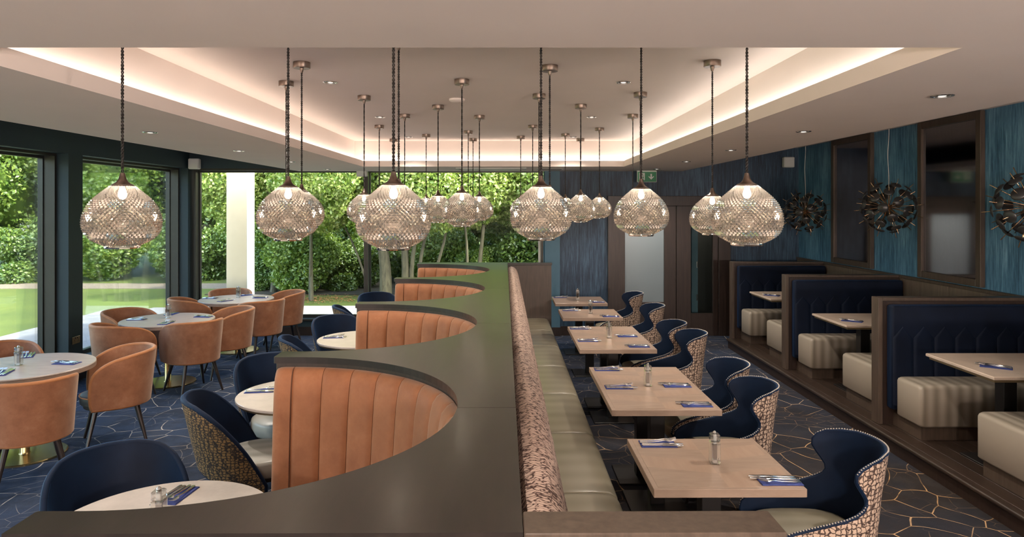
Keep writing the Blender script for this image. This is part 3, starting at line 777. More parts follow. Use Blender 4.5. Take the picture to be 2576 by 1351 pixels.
# ------------------------------------------------------------------ straight bench on the other side
be = empty('bench', (0, 0, 0), TH, label='long bench with patterned back roll and olive leather seat along the divider', category='bench')
prof = [(.040, .43), (.040, 1.14), (.046, 1.185), (.066, 1.212), (.100, 1.222), (.140, 1.212), (.175, 1.18), (.200, 1.12), (.222, 1.0), (.25, .8), (.285, .60), (.300, .47), (.300, .43)]
ycur = 1.835; k = 0
for b_ in (4.10, 6.10, 8.10, 9.965):
    g = .004; rings = []
    for y, ins in ((ycur+.001, .012), (ycur+g, .004), (ycur+.02, 0), (b_-.02, 0), (b_-g, .004), (b_-.001, .012)):
        rings.append([(x-(ins if x > .05 else 0), y, z-(ins if z > 1 else 0)) for x, z in prof])
    rr = [rings[0], rings[1], rings[2]]; nmid = 20
    for q in range(1, nmid): f = q/nmid; rr.append([(p[0]+.0018*math.sin(q*2.3), p[1]*(1-f)+q2[1]*f, p[2]) for p, q2 in zip(rings[2], rings[3])])
    rr += rings[3:]
    build('backrest', MB().loft(rr), M['scales_pink'], be, True, 60); ycur = b_
sp = [(.24, .33), (.24, .462), (.32, .474), (.50, .476), (.59, .470), (.625, .455), (.643, .43), (.645, .40), (.645, .345), (.630, .33)]
ys = [1.835, 2.85, 3.87, 4.90, 5.93, 6.96, 7.99, 9.0, 9.965]
for a, b_ in zip(ys, ys[1:]):
    rings = []
    for y, ins in ((a+.001, .014), (a+.006, .005), (a+.02, .001), (a+.04, 0), (b_-.04, 0), (b_-.02, .001), (b_-.006, .005), (b_-.001, .014)):
        rings.append([(x-(ins if x > .6 else 0), y, z-(ins if z > .44 else 0)) for x, z in sp])
    build('seat', MB().loft(rings), M['bench_leather'], be, True, 60)
build('plinth', MB().box(.05, .58, 1.835, 9.965, 0, .329), M['dark_wood'], be)

# ------------------------------------------------------------------ chairs
def spath(s, r):
    L0 = r*PI/2; a = abs(s); sg = 1 if s >= 0 else -1
    if a <= L0: return (r*math.sin(s/r), -r*math.cos(s/r), math.sin(s/r), -math.cos(s/r))
    return (sg*r, a-L0, sg*1.0, 0.0)
def interp(tab, z):
    if z <= tab[0][0]: return tab[0][1]
    for (a, va), (b, vb) in zip(tab, tab[1:]):
        if z <= b:
            t = (z-a)/(b-a); return va+(vb-va)*t
    return tab[-1][1]
def smooth_tab(tab, n):
    """Catmull-Rom through (z, s) samples, giving n+1 points that may double back in z"""
    P_ = [tab[0]]+list(tab)+[tab[-1]]; out = []
    m = len(tab)-1
    for i in range(n+1):
        t = i/n*m; k = min(int(t), m-1); f = t-k; p0, p1, p2, p3 = (P_[k+j] for j in range(4))
        out.append(tuple(.5*((2*b)+(-a+c)*f+(2*a-5*b+4*c-d)*f*f+(-a+3*b-3*c+d)*f**3) for a, b, c, d in zip(p0, p1, p2, p3)))
    return out
def shell(tab, r, lean, th=.03, nu=28, nv=22, band=None):
    """returns outer grid, inner grid, boundary path. tab = [(z, half arc length)]; lean(z, t) = outward offset"""
    if band:
        S = band[0][-1][0]; ss = [-S+2*S*i/nu for i in range(nu+1)]; hi = lambda q: interp(band[0], abs(q)); lo = lambda q: interp(band[1], abs(q))
        def bp(q, v, off):
            z = lo(q)+(hi(q)-lo(q))*v; x, y, nx, ny = spath(q, r); k = max(0, -ny*.5+.5); o = lean(z, k)+off
            return (x+nx*o, y+ny*o, z)
        gv = [j/14 for j in range(15)]
        return ([[bp(q, v, th/2) for q in ss] for v in gv], [[bp(q, v, -th/2) for q in ss] for v in gv],
                [bp(q, 1, 0) for q in ss], [bp(q, 0, 0) for q in reversed(ss)])
    rows = smooth_tab(tab, nv)
    def pt(z, s, off):
        x, y, nx, ny = spath(s, r); k = max(0, -ny*.5+.5); o = lean(z, k)+off
        return (x+nx*o, y+ny*o, z)
    outer, inner = [], []
    for z, S in rows:
        outer.append([pt(z, -S+2*S*i/nu, th/2) for i in range(nu+1)])
        inner.append([pt(z, -S+2*S*i/nu, -th/2) for i in range(nu+1)])
    mid = [pt(z, -S, 0) for z, S in rows]
    zt, St = rows[-1]; top = [pt(zt, -St+2*St*i/nu, 0) for i in range(1, nu)]
    mid2 = [pt(z, S, 0) for z, S in reversed(rows)]
    zb, Sb = rows[0]; bot = [pt(zb, Sb-2*Sb*i/nu, 0) for i in range(1, nu)]
    return outer, inner, mid+top+mid2, bot
def flare(outer, inner): pass
def resample(path, step, closed=False):
    out = [Vector(path[0])]; acc = 0
    for a, b in zip(path, path[1:]):
        a, b = Vector(a), Vector(b); l = (b-a).length; d = step-acc
        while d <= l:
            out.append(a.lerp(b, d/l)); d += step
        acc = l-(d-step)
    return out
def cushion(outl, z0, z1, dome=.012, rr=.03):
    n = len(outl); cx = sum(p[0] for p in outl)/n; cyy = sum(p[1] for p in outl)/n
    def ring(ins, z):
        o = []
        for x, y in outl:
            d = math.hypot(x-cx, y-cyy); k = (d-ins)/d; o.append((cx+(x-cx)*k, cyy+(y-cyy)*k, z))
        return o
    R = max(math.hypot(x-cx, y-cyy) for x, y in outl)
    return MB().loft([ring(rr*.6, z0), ring(rr*.1, z0+rr*.4), ring(0, (z0+z1)/2-.004), ring(.003, z1-rr*.9), ring(rr*.25, z1-rr*.35), ring(rr*.8, z1-.004), ring(R*.35, z1+dome*.6), ring(R*.75, z1+dome)])
def legs(parent, r, zt, splay, w0=.022, w1=.011, yoff=0):
    for sx in (-1, 1):
        for sy in (-1, 1):
            build('leg', MB().cyl((sx*r, sy*r+yoff, zt), (sx*(r+splay), sy*(r+splay)+yoff, 0), w0, w1, 10), M['leg'], parent, True)
def make_chair(name, cat, tab, r, lean, outm, inm, pipem, seatm, seat_out, sz, th=.03, studs=False, pipe_seat=None, legr=.17, splay=.06, band=None):
    e = empty(name, category=cat)
    outer, inner, path, bot = shell(tab, r, lean, th, nu=44 if band else 28, band=band)
    ob = build('backrest', MB().loft(outer, False, False), outm, e, True, 80)
    build('lining', MB().loft([list(reversed(x)) for x in inner], False, False), inm, ob, True, 80)
    full = path+bot
    # edge band that closes the gap between the two skins
    build('edge_piping', MB().tube(full, th/2+.001, 8, True), pipem, ob, True, 80)
    if studs:
        mb = MB()
        for p in resample(path, .0135):
            n = Vector((p.x, p.y, 0)); n = n.normalized() if n.length > 1e-6 else Vector((0, 0, 1))
            q = p+Vector((0, 0, 0)); R_ = .0052
            c = q+n*(-.001)
            for dirn in (Vector((0, 0, 1)),):
                pass
            o = p+n*(th*.30)+Vector((0, 0, 1))*(th*.55)
            # push the stud out of the edge band along the local edge direction
            mb.add([(o.x+R_, o.y, o.z), (o.x-R_, o.y, o.z), (o.x, o.y+R_, o.z), (o.x, o.y-R_, o.z), (o.x, o.y, o.z+R_), (o.x, o.y, o.z-R_)], [(0, 2, 4), (2, 1, 4), (1, 3, 4), (3, 0, 4), (2, 0, 5), (1, 2, 5), (3, 1, 5), (0, 3, 5)])
        build('stud_trim', mb, M['stud'], ob)
    st = build('seat', cushion(seat_out, sz[0], sz[1]), seatm, e, True, 70)
    if pipe_seat:
        n = len(seat_out); zz = sz[1]-.018
        build('seat_piping', MB().tube([(x*1.005, y*1.005, zz) for x, y in seat_out], .005, 6, True), pipe_seat, st, True)
    build('seat_frame', cushion([(x*.9, y*.9) for x, y in seat_out], sz[0]-.03, sz[0]+.004, 0, .01), M['leg'], e, True)
    legs(e, legr, sz[0]-.02, splay)
    return e
M['stud'] = simple('silver_studs', (.72, .66, .58), .35, .6)
def circ(r, n=36, fx=1, fy=1, oy=0): return [(r*fx*math.cos(2*PI*k/n), r*fy*math.sin(2*PI*k/n)+oy) for k in range(n)]
def dshape(w_, f, bk, n=40):
    o = []
    for k in range(n):
        a = 2*PI*k/n; c, s = math.cos(a), math.sin(a); p = 2/2.8
        x = w_*math.copysign(abs(c)**p, c); y = math.copysign(abs(s)**p, s); o.append((x*(1 if y < 0 else 1), y*(f if y > 0 else bk)))
    return o
# tub chair in tan suede
tub = make_chair('tub_chair', 'chair', [(.36, .60), (.44, .615), (.54, .615), (.63, .60), (.70, .545), (.755, .445), (.79, .31), (.805, .16)], .265,
    lambda z, k: (z-.36)*.10*(.4+.6*k), M['orange'], M['orange'], M['orange_pipe'], M['charcoal'], circ(.245, 40, 1, 1, .03), (.36, .455), .034, pipe_seat=M['orange_pipe'], legr=.155, splay=.075)
def face(fx, fy): return math.atan2(-fx, fy)
TC = [
 (-3.62, 5.20, -.62, .75, 'tan suede tub chair with its back to us, nearest round table, cut by the frame'),
 (-3.50, 6.12, -.84, -.54, 'tan suede tub chair turned sideways at the right of the nearest round oak table'),
 (-4.62, 6.25, .8, -.55, 'tan suede tub chair behind the nearest round table, only its top edge in sight'),
 (-4.24, 7.56, .5, .86, 'tan suede tub chair with exposed dark seat between the nearest and middle round tables'),
 (-3.58, 7.80, -.72, .62, 'tan suede tub chair with its back to us in front of the middle round table'),
 (-3.50, 8.55, -.84, -.54, 'tan suede tub chair sideways at the right of the middle round table'),
 (-4.62, 8.40, .9, -.35, 'tan suede tub chair facing us behind the left half of the middle round table'),
 (-4.42, 9.62, .8, .55, 'tan suede tub chair seen over the middle round table against the teal pier'),
 (-3.42, 9.48, -.72, .62, 'tan suede tub chair with its back to us in front of the farthest round table'),
 (-3.38, 10.28, -.84, -.5, 'tan suede tub chair at the right of the farthest round table against the bright terrace'),
 (-4.22, 10.42, .45, -.88, 'tan suede tub chair behind the farthest round table below the cream column'),
]
for i, (x, y, fx, fy, lab) in enumerate(TC):
    place(tub, i == 0, (x, y, 0), face(fx, fy), lab, 'tan tub chairs at the round tables')
# patterned curved chair of the bays
bay_chair = make_chair('patterned_chair', 'chair', None, .262,
    lambda z, k: max(0, z-.30)*.22*(.1+.9*k), M['scales_gold'], M['navy'], M['navy'], M['seat_grey'], circ(.255, 40, 1, 1, .08), (.36, .475), .030, legr=.165, splay=.05,
    band=([(0, .862), (.10, .858), (.17, .842), (.23, .80), (.29, .73), (.35, .64), (.42, .52), (.48, .41), (.52, .33)], [(0, .43), (.12, .415), (.22, .375), (.34, .32), (.44, .28), (.52, .265)]))
BC = [
 (-1.80, 3.22, .62, -.72, 'dark navy curved chair behind the nearest marble table, cut by the divider top'),
 (-1.72, 4.53, 1, .36, 'gold scale patterned chair with grey striped seat, in full view before the second bay'),
 (-1.78, 5.38, .62, -.72, 'navy curved chair behind the second small marble table'),
 (-1.76, 6.50, 1, .36, 'gold patterned chair whose top edge peeps over the second divider tip'),
 (-1.76, 7.42, .62, -.72, 'navy curved chair behind the third small marble table'),
 (-1.78, 8.52, 1, .36, 'gold patterned chair before the farthest bay with a low strip of back in sight'),
 (-1.72, 9.45, .55, -.80, 'farthest navy curved chair, standing out against the garden lawn'),
]
for i, (x, y, fx, fy, lab) in enumerate(BC):
    place(bay_chair, i == 0, (x, y, 0), face(fx, fy), lab, 'navy and gold scale chairs facing the curved banquettes')
# winged chair
wing = make_chair('wing_chair', 'chair', [(.27, .46), (.33, .58), (.42, .68), (.49, .68), (.54, .60), (.58, .46), (.615, .34), (.65, .268), (.695, .248), (.75, .278), (.80, .31), (.845, .30), (.88, .24), (.898, .13)], .25,
    lambda z, k: (z-.27)*.10*max(0, (k-.5)*2)+.012*max(0, z-.7)/.2, M['scales_cream'], M['navy'], M['navy'], M['seat_green'], dshape(.25, .32, .22), (.375, .47), .017, studs=True, legr=.17, splay=.05)
WC = [
 (1.54, 3.46, -1, .05, 'nearest navy winged chair with cream scale back, tucked under the nearest oak table'),
 (1.46, 4.61, -1, .05, 'navy winged chair at the near half of the long second oak table'),
 (1.48, 5.21, -1, .02, 'navy winged chair at the far half of the long second oak table'),
 (1.53, 6.48, -1, .05, 'navy winged chair at the near half of the long third oak table'),
 (1.48, 7.03, -1, .0, 'navy winged chair at the far half of the long third oak table'),
 (1.54, 8.27, -1, .0, 'navy winged chair at the fourth oak table before the etched screen'),
 (1.51, 9.43, -1, .0, 'farthest navy winged chair with studded cream back before the etched screen'),
]
for i, (x, y, fx, fy, lab) in enumerate(WC):
    x, y = x-TH*y*0, y
    place(wing, i == 0, (x, y, 0), face(fx, fy), lab, 'navy winged chairs at the oak tables')

# ------------------------------------------------------------------ tables
def oak_table(y0, y1, peds, lab):
    xc, yc = 1.0675, (y0+y1)/2; x, y = RT(xc, yc)
    e = empty('oak_table', (x, y, 0), TH, label=lab, category='table', group='oak topped tables along the bench')
    h = (y1-y0)/2; X = .3625
    n = 1 if h < .5 else 2
    top = build('tabletop', MB().box(-X, X, -h, h, .709, .749, .002), M['oak_top'], e)
    # inlaid chevron veneers inside a border
    for s in (-1, 1):
        cnt = 4*n; st = (2*h-.05)/cnt
        for k in range(cnt):
            ya = -h+.025+k*st; sk = st*.55
            poly = [(.0, ya), (s*(X-.025), min(ya+sk, h-.025)), (s*(X-.025), min(ya+st+sk, h-.025)), (0, ya+st)]
            if k == 0: poly = [(0, ya), (s*(X-.025), ya), (s*(X-.025), ya+st+sk), (0, ya+st)]
            if s < 0: poly.reverse()
            poly = [(px*.9985, py) for px, py in poly]
            build('veneer', MB().prism(poly, .7491, .7500), M['oak_top2'] if (k+(s > 0)) % 2 else M['oak_top'], top)
    for py in peds:
        build('pedestal', MB().box(-.05, .05, py-yc-.05, py-yc+.05, .012, .70, .003), M['black_metal'], e)
        build('base_plate', MB().box(-.205, .195, py-yc-.195, py-yc+.195, 0, .012, .003), M['black_metal'], e)
M['oak_top2'] = wood('limed_oak_crossgrain', (.275, .188, .135), (.335, .240, .178), (11, 2, 6), .30, 2.2, .06)
oak_table(3.235, 3.945, (3.58,), 'nearest square oak table with pepper mill beside the bench')
oak_table(4.50, 5.715, (4.83, 5.33), 'long oak table second from the camera, set for four')
oak_table(6.42, 7.66, (6.78, 7.27), 'long oak table third from the camera, set for four')
oak_table(8.26, 8.96, (8.60,), 'square oak table fourth from the camera, set for two')
oak_table(9.49, 10.22, (9.85,), 'farthest square oak table before the indigo wallpaper')
def disc_top(r, z0, z1): return MB().lathe([(r-.004, z0), (r, z0+.004), (r, z1-.004), (r-.004, z1), (r*.5, z1+.0003), (.001, z1+.0004)], 72)
def round_table(x, y, lab, first=[None]):
    if first[0] is None:
        e = empty('round_table', category='table'); first[0] = e
        build('tabletop', disc_top(.516, .735, .75), M['round_top'], e, True, 30)
        build('top_edge', MB().lathe([(.50, .705), (.516, .707), (.517, .7345), (.50, .7346)], 72), M['round_edge'], e, True, 30)
        build('pedestal', MB().lathe([(.042, .703), (.036, .69), (.036, .03), (.045, .016)], 28), M['brass'], e, True, 40)
        build('base_disc', MB().lathe([(.308, 0), (.308, .010), (.300, .015), (.05, .017)], 64), M['brass'], e, True, 30)
        o = e
    else: o = copy_tree(first[0])
    o.location = (x, y, 0); o['label'] = lab; o['group'] = 'round tables on brass bases'
round_table(-4.06, 5.77, 'nearest round table with grey oak top and brass base, cut by the left edge')
round_table(-4.04, 8.15, 'middle round table with grey oak top among the tan chairs')
round_table(-3.95, 9.98, 'farthest round table with grey oak top before the cream column')
def marble_table(x, y, lab, first=[None]):
    if first[0] is None:
        e = empty('marble_table', category='table'); first[0] = e
        build('tabletop', disc_top(.45, .728, .75), M['quartz'], e, True, 30)
        build('brass_edge', MB().lathe([(.42, .712), (.436, .714), (.436, .7275), (.42, .7278)], 64), M['marble_edge'], e, True, 30)
        build('pedestal', MB().lathe([(.05, .711), (.036, .69), (.036, .02)], 24), M['brass'], e, True, 40)
        build('base_disc', MB().lathe([(.24, 0), (.24, .012), (.05, .016)], 48), M['brass'], e, True, 30)
        o = e
    else: o = copy_tree(first[0])
    o.location = (x, y, 0); o['label'] = lab; o['group'] = 'small marble tables in the bays'
marble_table(-1.47, 2.90, 'nearest round pale marble table, cut off by the divider top')
marble_table(-1.48, 4.93, 'second round pale marble table half hidden by the first tan banquette')
marble_table(-1.48, 6.97, 'third round pale marble table beside the second tan banquette')
marble_table(-1.48, 9.0, 'farthest round pale marble table hidden behind the third banquette')

# ------------------------------------------------------------------ booths
def box_cushion(x0, x1, y0, y1, z0, z1, rr=.03):
    mb = MB(); n = 6
    def rring(ins, z, r):
        x0_, x1_, y0_, y1_ = x0+ins, x1-ins, y0+ins, y1-ins; o = []
        for (cx_, cy_, a0) in ((x1_-r, y0_+r, -PI/2), (x1_-r, y1_-r, 0), (x0_+r, y1_-r, PI/2), (x0_+r, y0_+r, PI)):
            for k in range(n+1): a = a0+PI/2*k/n; o.append((cx_+r*math.cos(a), cy_+r*math.sin(a), z))
        return o
    return mb.loft([rring(rr*.4, z0, rr), rring(0, z0+rr*.5, rr), rring(0, z1-rr, rr), rring(rr*.15, z1-rr*.5, rr), rring(rr*.5, z1-rr*.15, rr), rring(rr*1.2, z1, rr)])
def booth_partition(y, lab):
    e = empty('booth_partition', (0, 0, 0), 0, label=lab, category='booth', group='navy backed booths on the platform')
    X0 = 3.30; yb = y+.12
    build('end_post', MB().box(X0, X0+.04, y, yb, (0 if y > 10 else PZ)+.0005, CAPZ, .003), M['brown_wood'], e)
    build('core_panel', MB().box(X0+.041, XR-.046, y+.004, yb-.004, (0 if y > 10 else PZ)+.0005, CAPZ-.03), M['dark_wood'], e)
    build('top_cap', MB().box(X0+.041, XR-.046, y, yb, CAPZ-.029, CAPZ, .003), M['brown_wood'], e)
    xa, xb = X0+.07, XR-.05; nb = 7; wch = (xb-xa)/nb
    for side, ya, yb2, top in ((-1, y-.115, y+.003, 1.215), (1, yb-.003, yb+.10, 1.215)):
        if side == 1 and y > 10: continue
        bk = build('backrest', box_cushion(xa, xb, ya+.018, yb2-.001 if side < 0 else yb2-.018,   .30, top, .022), M['navy_booth'], e, True, 60)
        if side < 0:
            for k in range(nb):   # channelled upper face with pointed heads
                a, b_ = xa+k*wch+.004, xa+(k+1)*wch-.004; m_ = (a+b_)/2
                rings = []
                for ins, yy in ((0, ya+.019), (.004, ya+.014), (.014, ya+.009), (.03, ya+.008)):
                    rings.append([(a+ins, yy, .34), (b_-ins, yy, .34), (b_-ins, yy, .93), (m_, yy, 1.03-ins*.5), (a+ins, yy, .93)])
                build('back_channel', MB().loft(rings), M['navy_booth'], bk, True, 50)
    sy = y-.115
    s_ = build('seat', box_cushion(X0+.10, XR-.05, y-.46, sy+.02, .255, .60, .035), M['booth_leather'], e, True, 60)
    build('plinth', MB().box(X0+.13, XR-.05, y-.42, y, PZ+.0005, .254), M['brown_wood'], e)
    if y < 10:
        build('seat', box_cushion(X0+.10, XR-.05, yb+.085, yb+.77, .255, .60, .035), M['booth_leather'], e, True, 60)
        build('plinth', MB().box(X0+.13, XR-.05, yb, yb+.73, PZ+.0005, .254), M['brown_wood'], e)
booth_partition(10.17, 'farthest navy booth back and striped seat, at the far end of the platform')
booth_partition(8.20, 'middle navy booth partition with striped taupe seats on both sides')
booth_partition(6.14, 'nearest fully visible navy booth partition with striped taupe seats')
booth_partition(4.12, 'booth seat of which only the striped corner shows at the right edge')
def booth_table(y, lab, first=[None]):
    if first[0] is None:
        e = empty('booth_table', category='table'); first[0] = e
        build('tabletop', MB().box(-.62, .65, -.395, .395, .866, .89, .004), M['quartz_pink'], e)
        build('brass_edge', MB().box(-.60, .65, -.375, .375, .846, .8655), M['marble_edge'], e)
        build('pedestal', MB().box(-.30, -.20, -.05, .05, .154, .845, .003), M['black_metal'], e)
        build('base_plate', MB().box(-.47, -.05, -.20, .20, .1412, .153, .003), M['black_metal'], e)
        o = e
    else: o = copy_tree(first[0])
    o.location = (4.015, y, 0); o['label'] = lab; o['group'] = 'quartz tables in the booths'
booth_table(5.21, 'nearest booth table with pale quartz top, cut by the right edge')
booth_table(7.31, 'pale quartz booth table between the nearest and middle partitions')
booth_table(9.31, 'farthest pale quartz booth table, only its corner in sight')

# ------------------------------------------------------------------ table settings
def ribbon(path, th=.0022):
    """path of (x, z, half width)"""
    mb = MB(); rings = []
    for x, z, hw in path: rings.append([(x, -hw, z-th/2), (x, hw, z-th/2), (x, hw*.8, z+th/2), (x, -hw*.8, z+th/2)])
    return mb.loft(rings)
mbf = ribbon([(-.10, .004, .004), (-.095, .005, .008), (-.05, .006, .0065), (0, .009, .004), (.03, .013, .003), (.045, .014, .006), (.058, .012, .0115), (.066, .012, .012)])
for k in range(4):
    yy = -.0095+k*.0063
    mbf.loft([[(x, yy-.0013, z-.001), (x, yy+.0013, z-.001), (x, yy+.0013, z+.001), (x, yy-.0013, z+.001)] for x, z in ((.066, .012), (.085, .014), (.105, .019))])
fork_me = mbf.mesh('fork', M['steel'], True, 50)
knife_me = ribbon([(-.115, .003, .004), (-.11, .004, .008), (-.05, .0045, .0065), (-.005, .005, .005), (.0, .005, .009), (.06, .005, .0105), (.09, .0045, .009), (.112, .004, .003)], .003).mesh('knife', M['steel'], True, 50)
mb = MB(); mb.box(-.10, .10, -.055, .055, 0, .0025, .001); mb.box(-.097, .098, -.052, .053, .0026, .0050, .001)
napkin_me = mb.mesh('napkin', M['napkin'])
def place_setting(px, py, z, ang, where, flip=False):
    g = 'cutlery and napkins on the tables'
    link('napkin', napkin_me, None, (px, py, z+.0006), ang, label='navy napkin %s' % where, category='napkin', group='folded navy napkins')
    for k, (me, nm, off, dx) in enumerate(((knife_me, 'outer knife', -.040, .02), (knife_me, 'inner knife', -.018, .022), (fork_me, 'inner fork', .008, .0), (fork_me, 'outer fork', .034, .004))):
        a = ang+(k-1.5)*.035
        ox, oy = dx*math.cos(ang)-off*math.sin(ang), dx*math.sin(ang)+off*math.cos(ang)
        link(nm.split()[1], me, None, (px+ox, py+oy, z+.0062), a, label='%s %s' % (nm, where), category=nm.split()[1], group='steel cutlery laid on the napkins')
def at(x, y, z):
    d = (CAM_H-z)*FOC/(y-CY); return ((x-CX)/FOC*d, d)
SET = [  # x, y, z, angle, where
 (.835, 3.855, .75, 0, 'at the bench side of the nearest oak table'),
 (1.31, 3.335, .75, PI, 'by the winged chair at the nearest oak table'),
 (.80, 5.63, .75, 0, 'at the far bench-side corner of the long second oak table'),
 (.81, 5.07, .75, 0, 'at the near bench side of the long second oak table'),
 (1.25, 5.12, .75, PI, 'at the far chair side of the long second oak table'),
 (1.26, 4.62, .75, PI, 'at the near chair-side corner of the long second oak table'),
 (.77, 7.53, .75, 0, 'at the far bench-side corner of the long third oak table'),
 (.785, 6.84, .75, 0, 'at the near bench side of the long third oak table'),
 (1.22, 7.08, .75, PI, 'at the far chair side of the long third oak table'),
 (1.24, 6.56, .75, PI, 'at the near chair-side corner of the long third oak table'),
 (.79, 8.85, .75, 0, 'at the bench side of the fourth oak table'),
 (1.24, 8.36, .75, PI, 'at the chair side of the fourth oak table'),
 (.76, 10.12, .75, 0, 'at the bench side of the farthest oak table'),
 (1.24, 9.62, .75, PI, 'at the chair side of the farthest oak table'),
 (-4.30, 6.14, .75, PI/2+.5, 'on the window side of the nearest round table'),
 (-3.76, 5.85, .75, PI-.1, 'at the right side of the nearest round table'),
 (-4.05, 5.50, .75, PI/2+.3, 'at the near side of the nearest round table, cut by the frame'),
 (-4.40, 8.13, .75, .12, 'at the left side of the middle round table'),
 (-3.70, 8.33, .75, PI-.1, 'at the right side of the middle round table'),
 (-3.92, 7.86, .75, PI/2, 'at the near side of the middle round table'),
 (-4.19, 8.55, .75, -PI/2, 'behind the pepper mill of the middle round table'),
 (-4.36, 10.03, .75, .05, 'at the left side of the farthest round table'),
 (-3.64, 10.08, .75, PI, 'at the right side of the farthest round table'),
 (-4.02, 9.74, .75, PI/2-.5, 'at the near side of the farthest round table'),
 (-3.97, 10.36, .75, -PI/2-.7, 'at the far side of the farthest round table'),
 (-1.53, 3.17, .75, -PI/2-.1, 'on the nearest marble table beside its pepper mill'),
 (-1.80, 4.97, .75, .15, 'on the second marble table'),
 (-1.79, 7.02, .75, .15, 'on the third marble table'),
 (3.62, 5.11, .89, PI*.80, 'on the nearest booth table'),
 (3.58, 7.17, .89, PI*.80, 'on the middle booth table'),
 (3.54, 9.25, .89, PI*.80, 'on the farthest booth table'),
]
for s in SET: place_setting(*s)
# pepper mills
mill = empty('pepper_mill', category='pepper mill')
bd = build('body', MB().box(-.025, .025, -.025, .025, .0, .112, .003), M['acrylic'], mill)
build('peppercorns', MB().box(-.011, .011, -.011, .011, .022, .098, .003), M['pepper'], bd)
build('grinder', MB().box(-.013, .013, -.013, .013, .003, .0215, .003), M['steel'], bd)
hd = build('head', MB().box(-.0245, .0245, -.0245, .0245, .114, .153, .005), M['acrylic'], mill)
build('spindle', MB().box(-.008, .008, -.008, .008, .0985, .150, .002), M['plate_white'], hd)
build('knob', MB().lathe([(.010, .1535), (.011, .158), (.008, .163), (.003, .167)], 16), M['steel'], mill, True)
ML = [(1.07, 3.575, 'on the nearest oak table'), (1.035, 5.12, 'on the long second oak table'), (1.02, 7.0, 'on the long third oak table'),
 (1.02, 8.60, 'on the fourth oak table'), (.985, 9.85, 'on the farthest oak table'), (-4.12, 5.78, 'on the nearest round table'),
 (-4.09, 8.26, 'on the middle round table'), (-3.98, 10.12, 'on the farthest round table'), (-1.455, 2.86, 'on the nearest marble table, cut by the divider')]
for i, (x, y, wh) in enumerate(ML):
    place(mill, i == 0, (x, y, .7508), .06*((i % 3)-1), 'clear square pepper mill standing %s' % wh, 'clear pepper mills')

# ------------------------------------------------------------------ the garden
gz = -.06
lawn = MB(); lawn.box(-45, 25, DF+.45, 60, gz-.1, gz); lawn.box(-45, -5.7, -30, DF+.45, gz-.1, gz)
build('lawn', lawn, M['lawn'], **STRUCT)
pv = empty('terrace_paving', **STRUCT)
n = 0
slabs = []
x = -8.2
yy = DF+.5
sx, sy = .9, .62
ix = 0
y = yy
while y < 14.2:
    x = -7.1+(.45 if ix % 2 else 0)
    while x < 2.5: slabs.append((x, y, sx, sy)); x += sx
    y += sy; ix += 1
y = -2.0; ix = 0
while y < 14.1:
    for k in range(3): slabs.append((-8.3+k*.82+(0.0), y+(.3 if k % 2 else 0), .82, .9))
    y += .9; ix += 1
slab_me = {}
for (x, y, a, b_) in slabs:
    if (a, b_) not in slab_me: slab_me[(a, b_)] = MB().box(0, a-.008, 0, b_-.008, 0, .03, .004).mesh('slab', M['paving'])
    link('slab', slab_me[(a, b_)], pv, (x, y, gz-.004))
build('gravel_path', MB().box(-40, -7.4, 18.0, 19.2, gz, gz+.012), M['gravel'], **STRUCT)
build('soil_bed', MB().box(-7.39, 8, 16.7, 24.0, gz, gz+.02), M['soil'], **STRUCT)
col_ = empty('garden_column', (-4.86, 12.45, gz), 0, label='cream rendered square column standing outside the far window', category='column')
build('shaft', MB().box(-.18, .18, -.18, .18, .03, 3.6, .004), M['cream'], col_)
build('sunlit_tint_side', MB().box(.1805, .19, -.18, .18, .03, 3.6), M['white_and_sunlit_render'], col_)
build('base_block', MB().box(-.2, .2, -.2, .2, 0, .03), M['white_and_sunlit_render'], col_)

def foliage_mesh(name, seed, lumps, leaf, count, mat, droop=.0):
    """leaves spread over the skins of several lumps: real small folded blades"""
    rg = np.random.default_rng(seed); P_ = []; Nn = []
    tot = sum(r[0]*r[1] for _, r in lumps)
    for c, r in lumps:
        m_ = int(count*r[0]*r[1]/tot); d = rg.normal(size=(m_, 3)); d /= np.linalg.norm(d, axis=1)[:, None]
        rad = 1-.30*rg.random(m_)**1.6
        cl = 1+.10*np.sin(d[:, 0]*9+seed)*np.sin(d[:, 1]*8)*np.sin(d[:, 2]*9+1)
        P_.append(np.array(c)+d*np.array(r)*(rad*cl)[:, None]); Nn.append(d)
    Pt = np.concatenate(P_); Nn = np.concatenate(Nn); n_ = len(Pt)
    t = rg.normal(size=(n_, 3))+Nn*.6; t[:, 2] -= droop; t /= np.linalg.norm(t, axis=1)[:, None]
    nn = Nn*.8+rg.normal(size=(n_, 3))*.7+np.array([0, 0, .5]); b = np.cross(nn, t); b /= np.linalg.norm(b, axis=1)[:, None]; nr = np.cross(t, b)
    L_ = leaf*(.7+.6*rg.random(n_))[:, None]; W = L_*.30
    v0 = Pt-t*L_*.5; v1 = Pt+b*W+nr*W*.35; v2 = Pt+t*L_*.5; v3 = Pt-b*W+nr*W*.35
    V = np.stack([v0, v1, v2, v3], 1).reshape(-1, 3)
    me = bpy.data.meshes.new(name); me.vertices.add(4*n_); me.vertices.foreach_set('co', V.ravel())
    idx = np.arange(n_)*4; tri = np.stack([idx, idx+1, idx+2, idx, idx+2, idx+3], 1).reshape(-1)
    me.loops.add(6*n_); me.loops.foreach_set('vertex_index', tri.astype(np.int32))
    me.polygons.add(2*n_); me.polygons.foreach_set('loop_start', (np.arange(2*n_)*3).astype(np.int32))
    me.update(calc_edges=True); me.materials.append(mat); return me
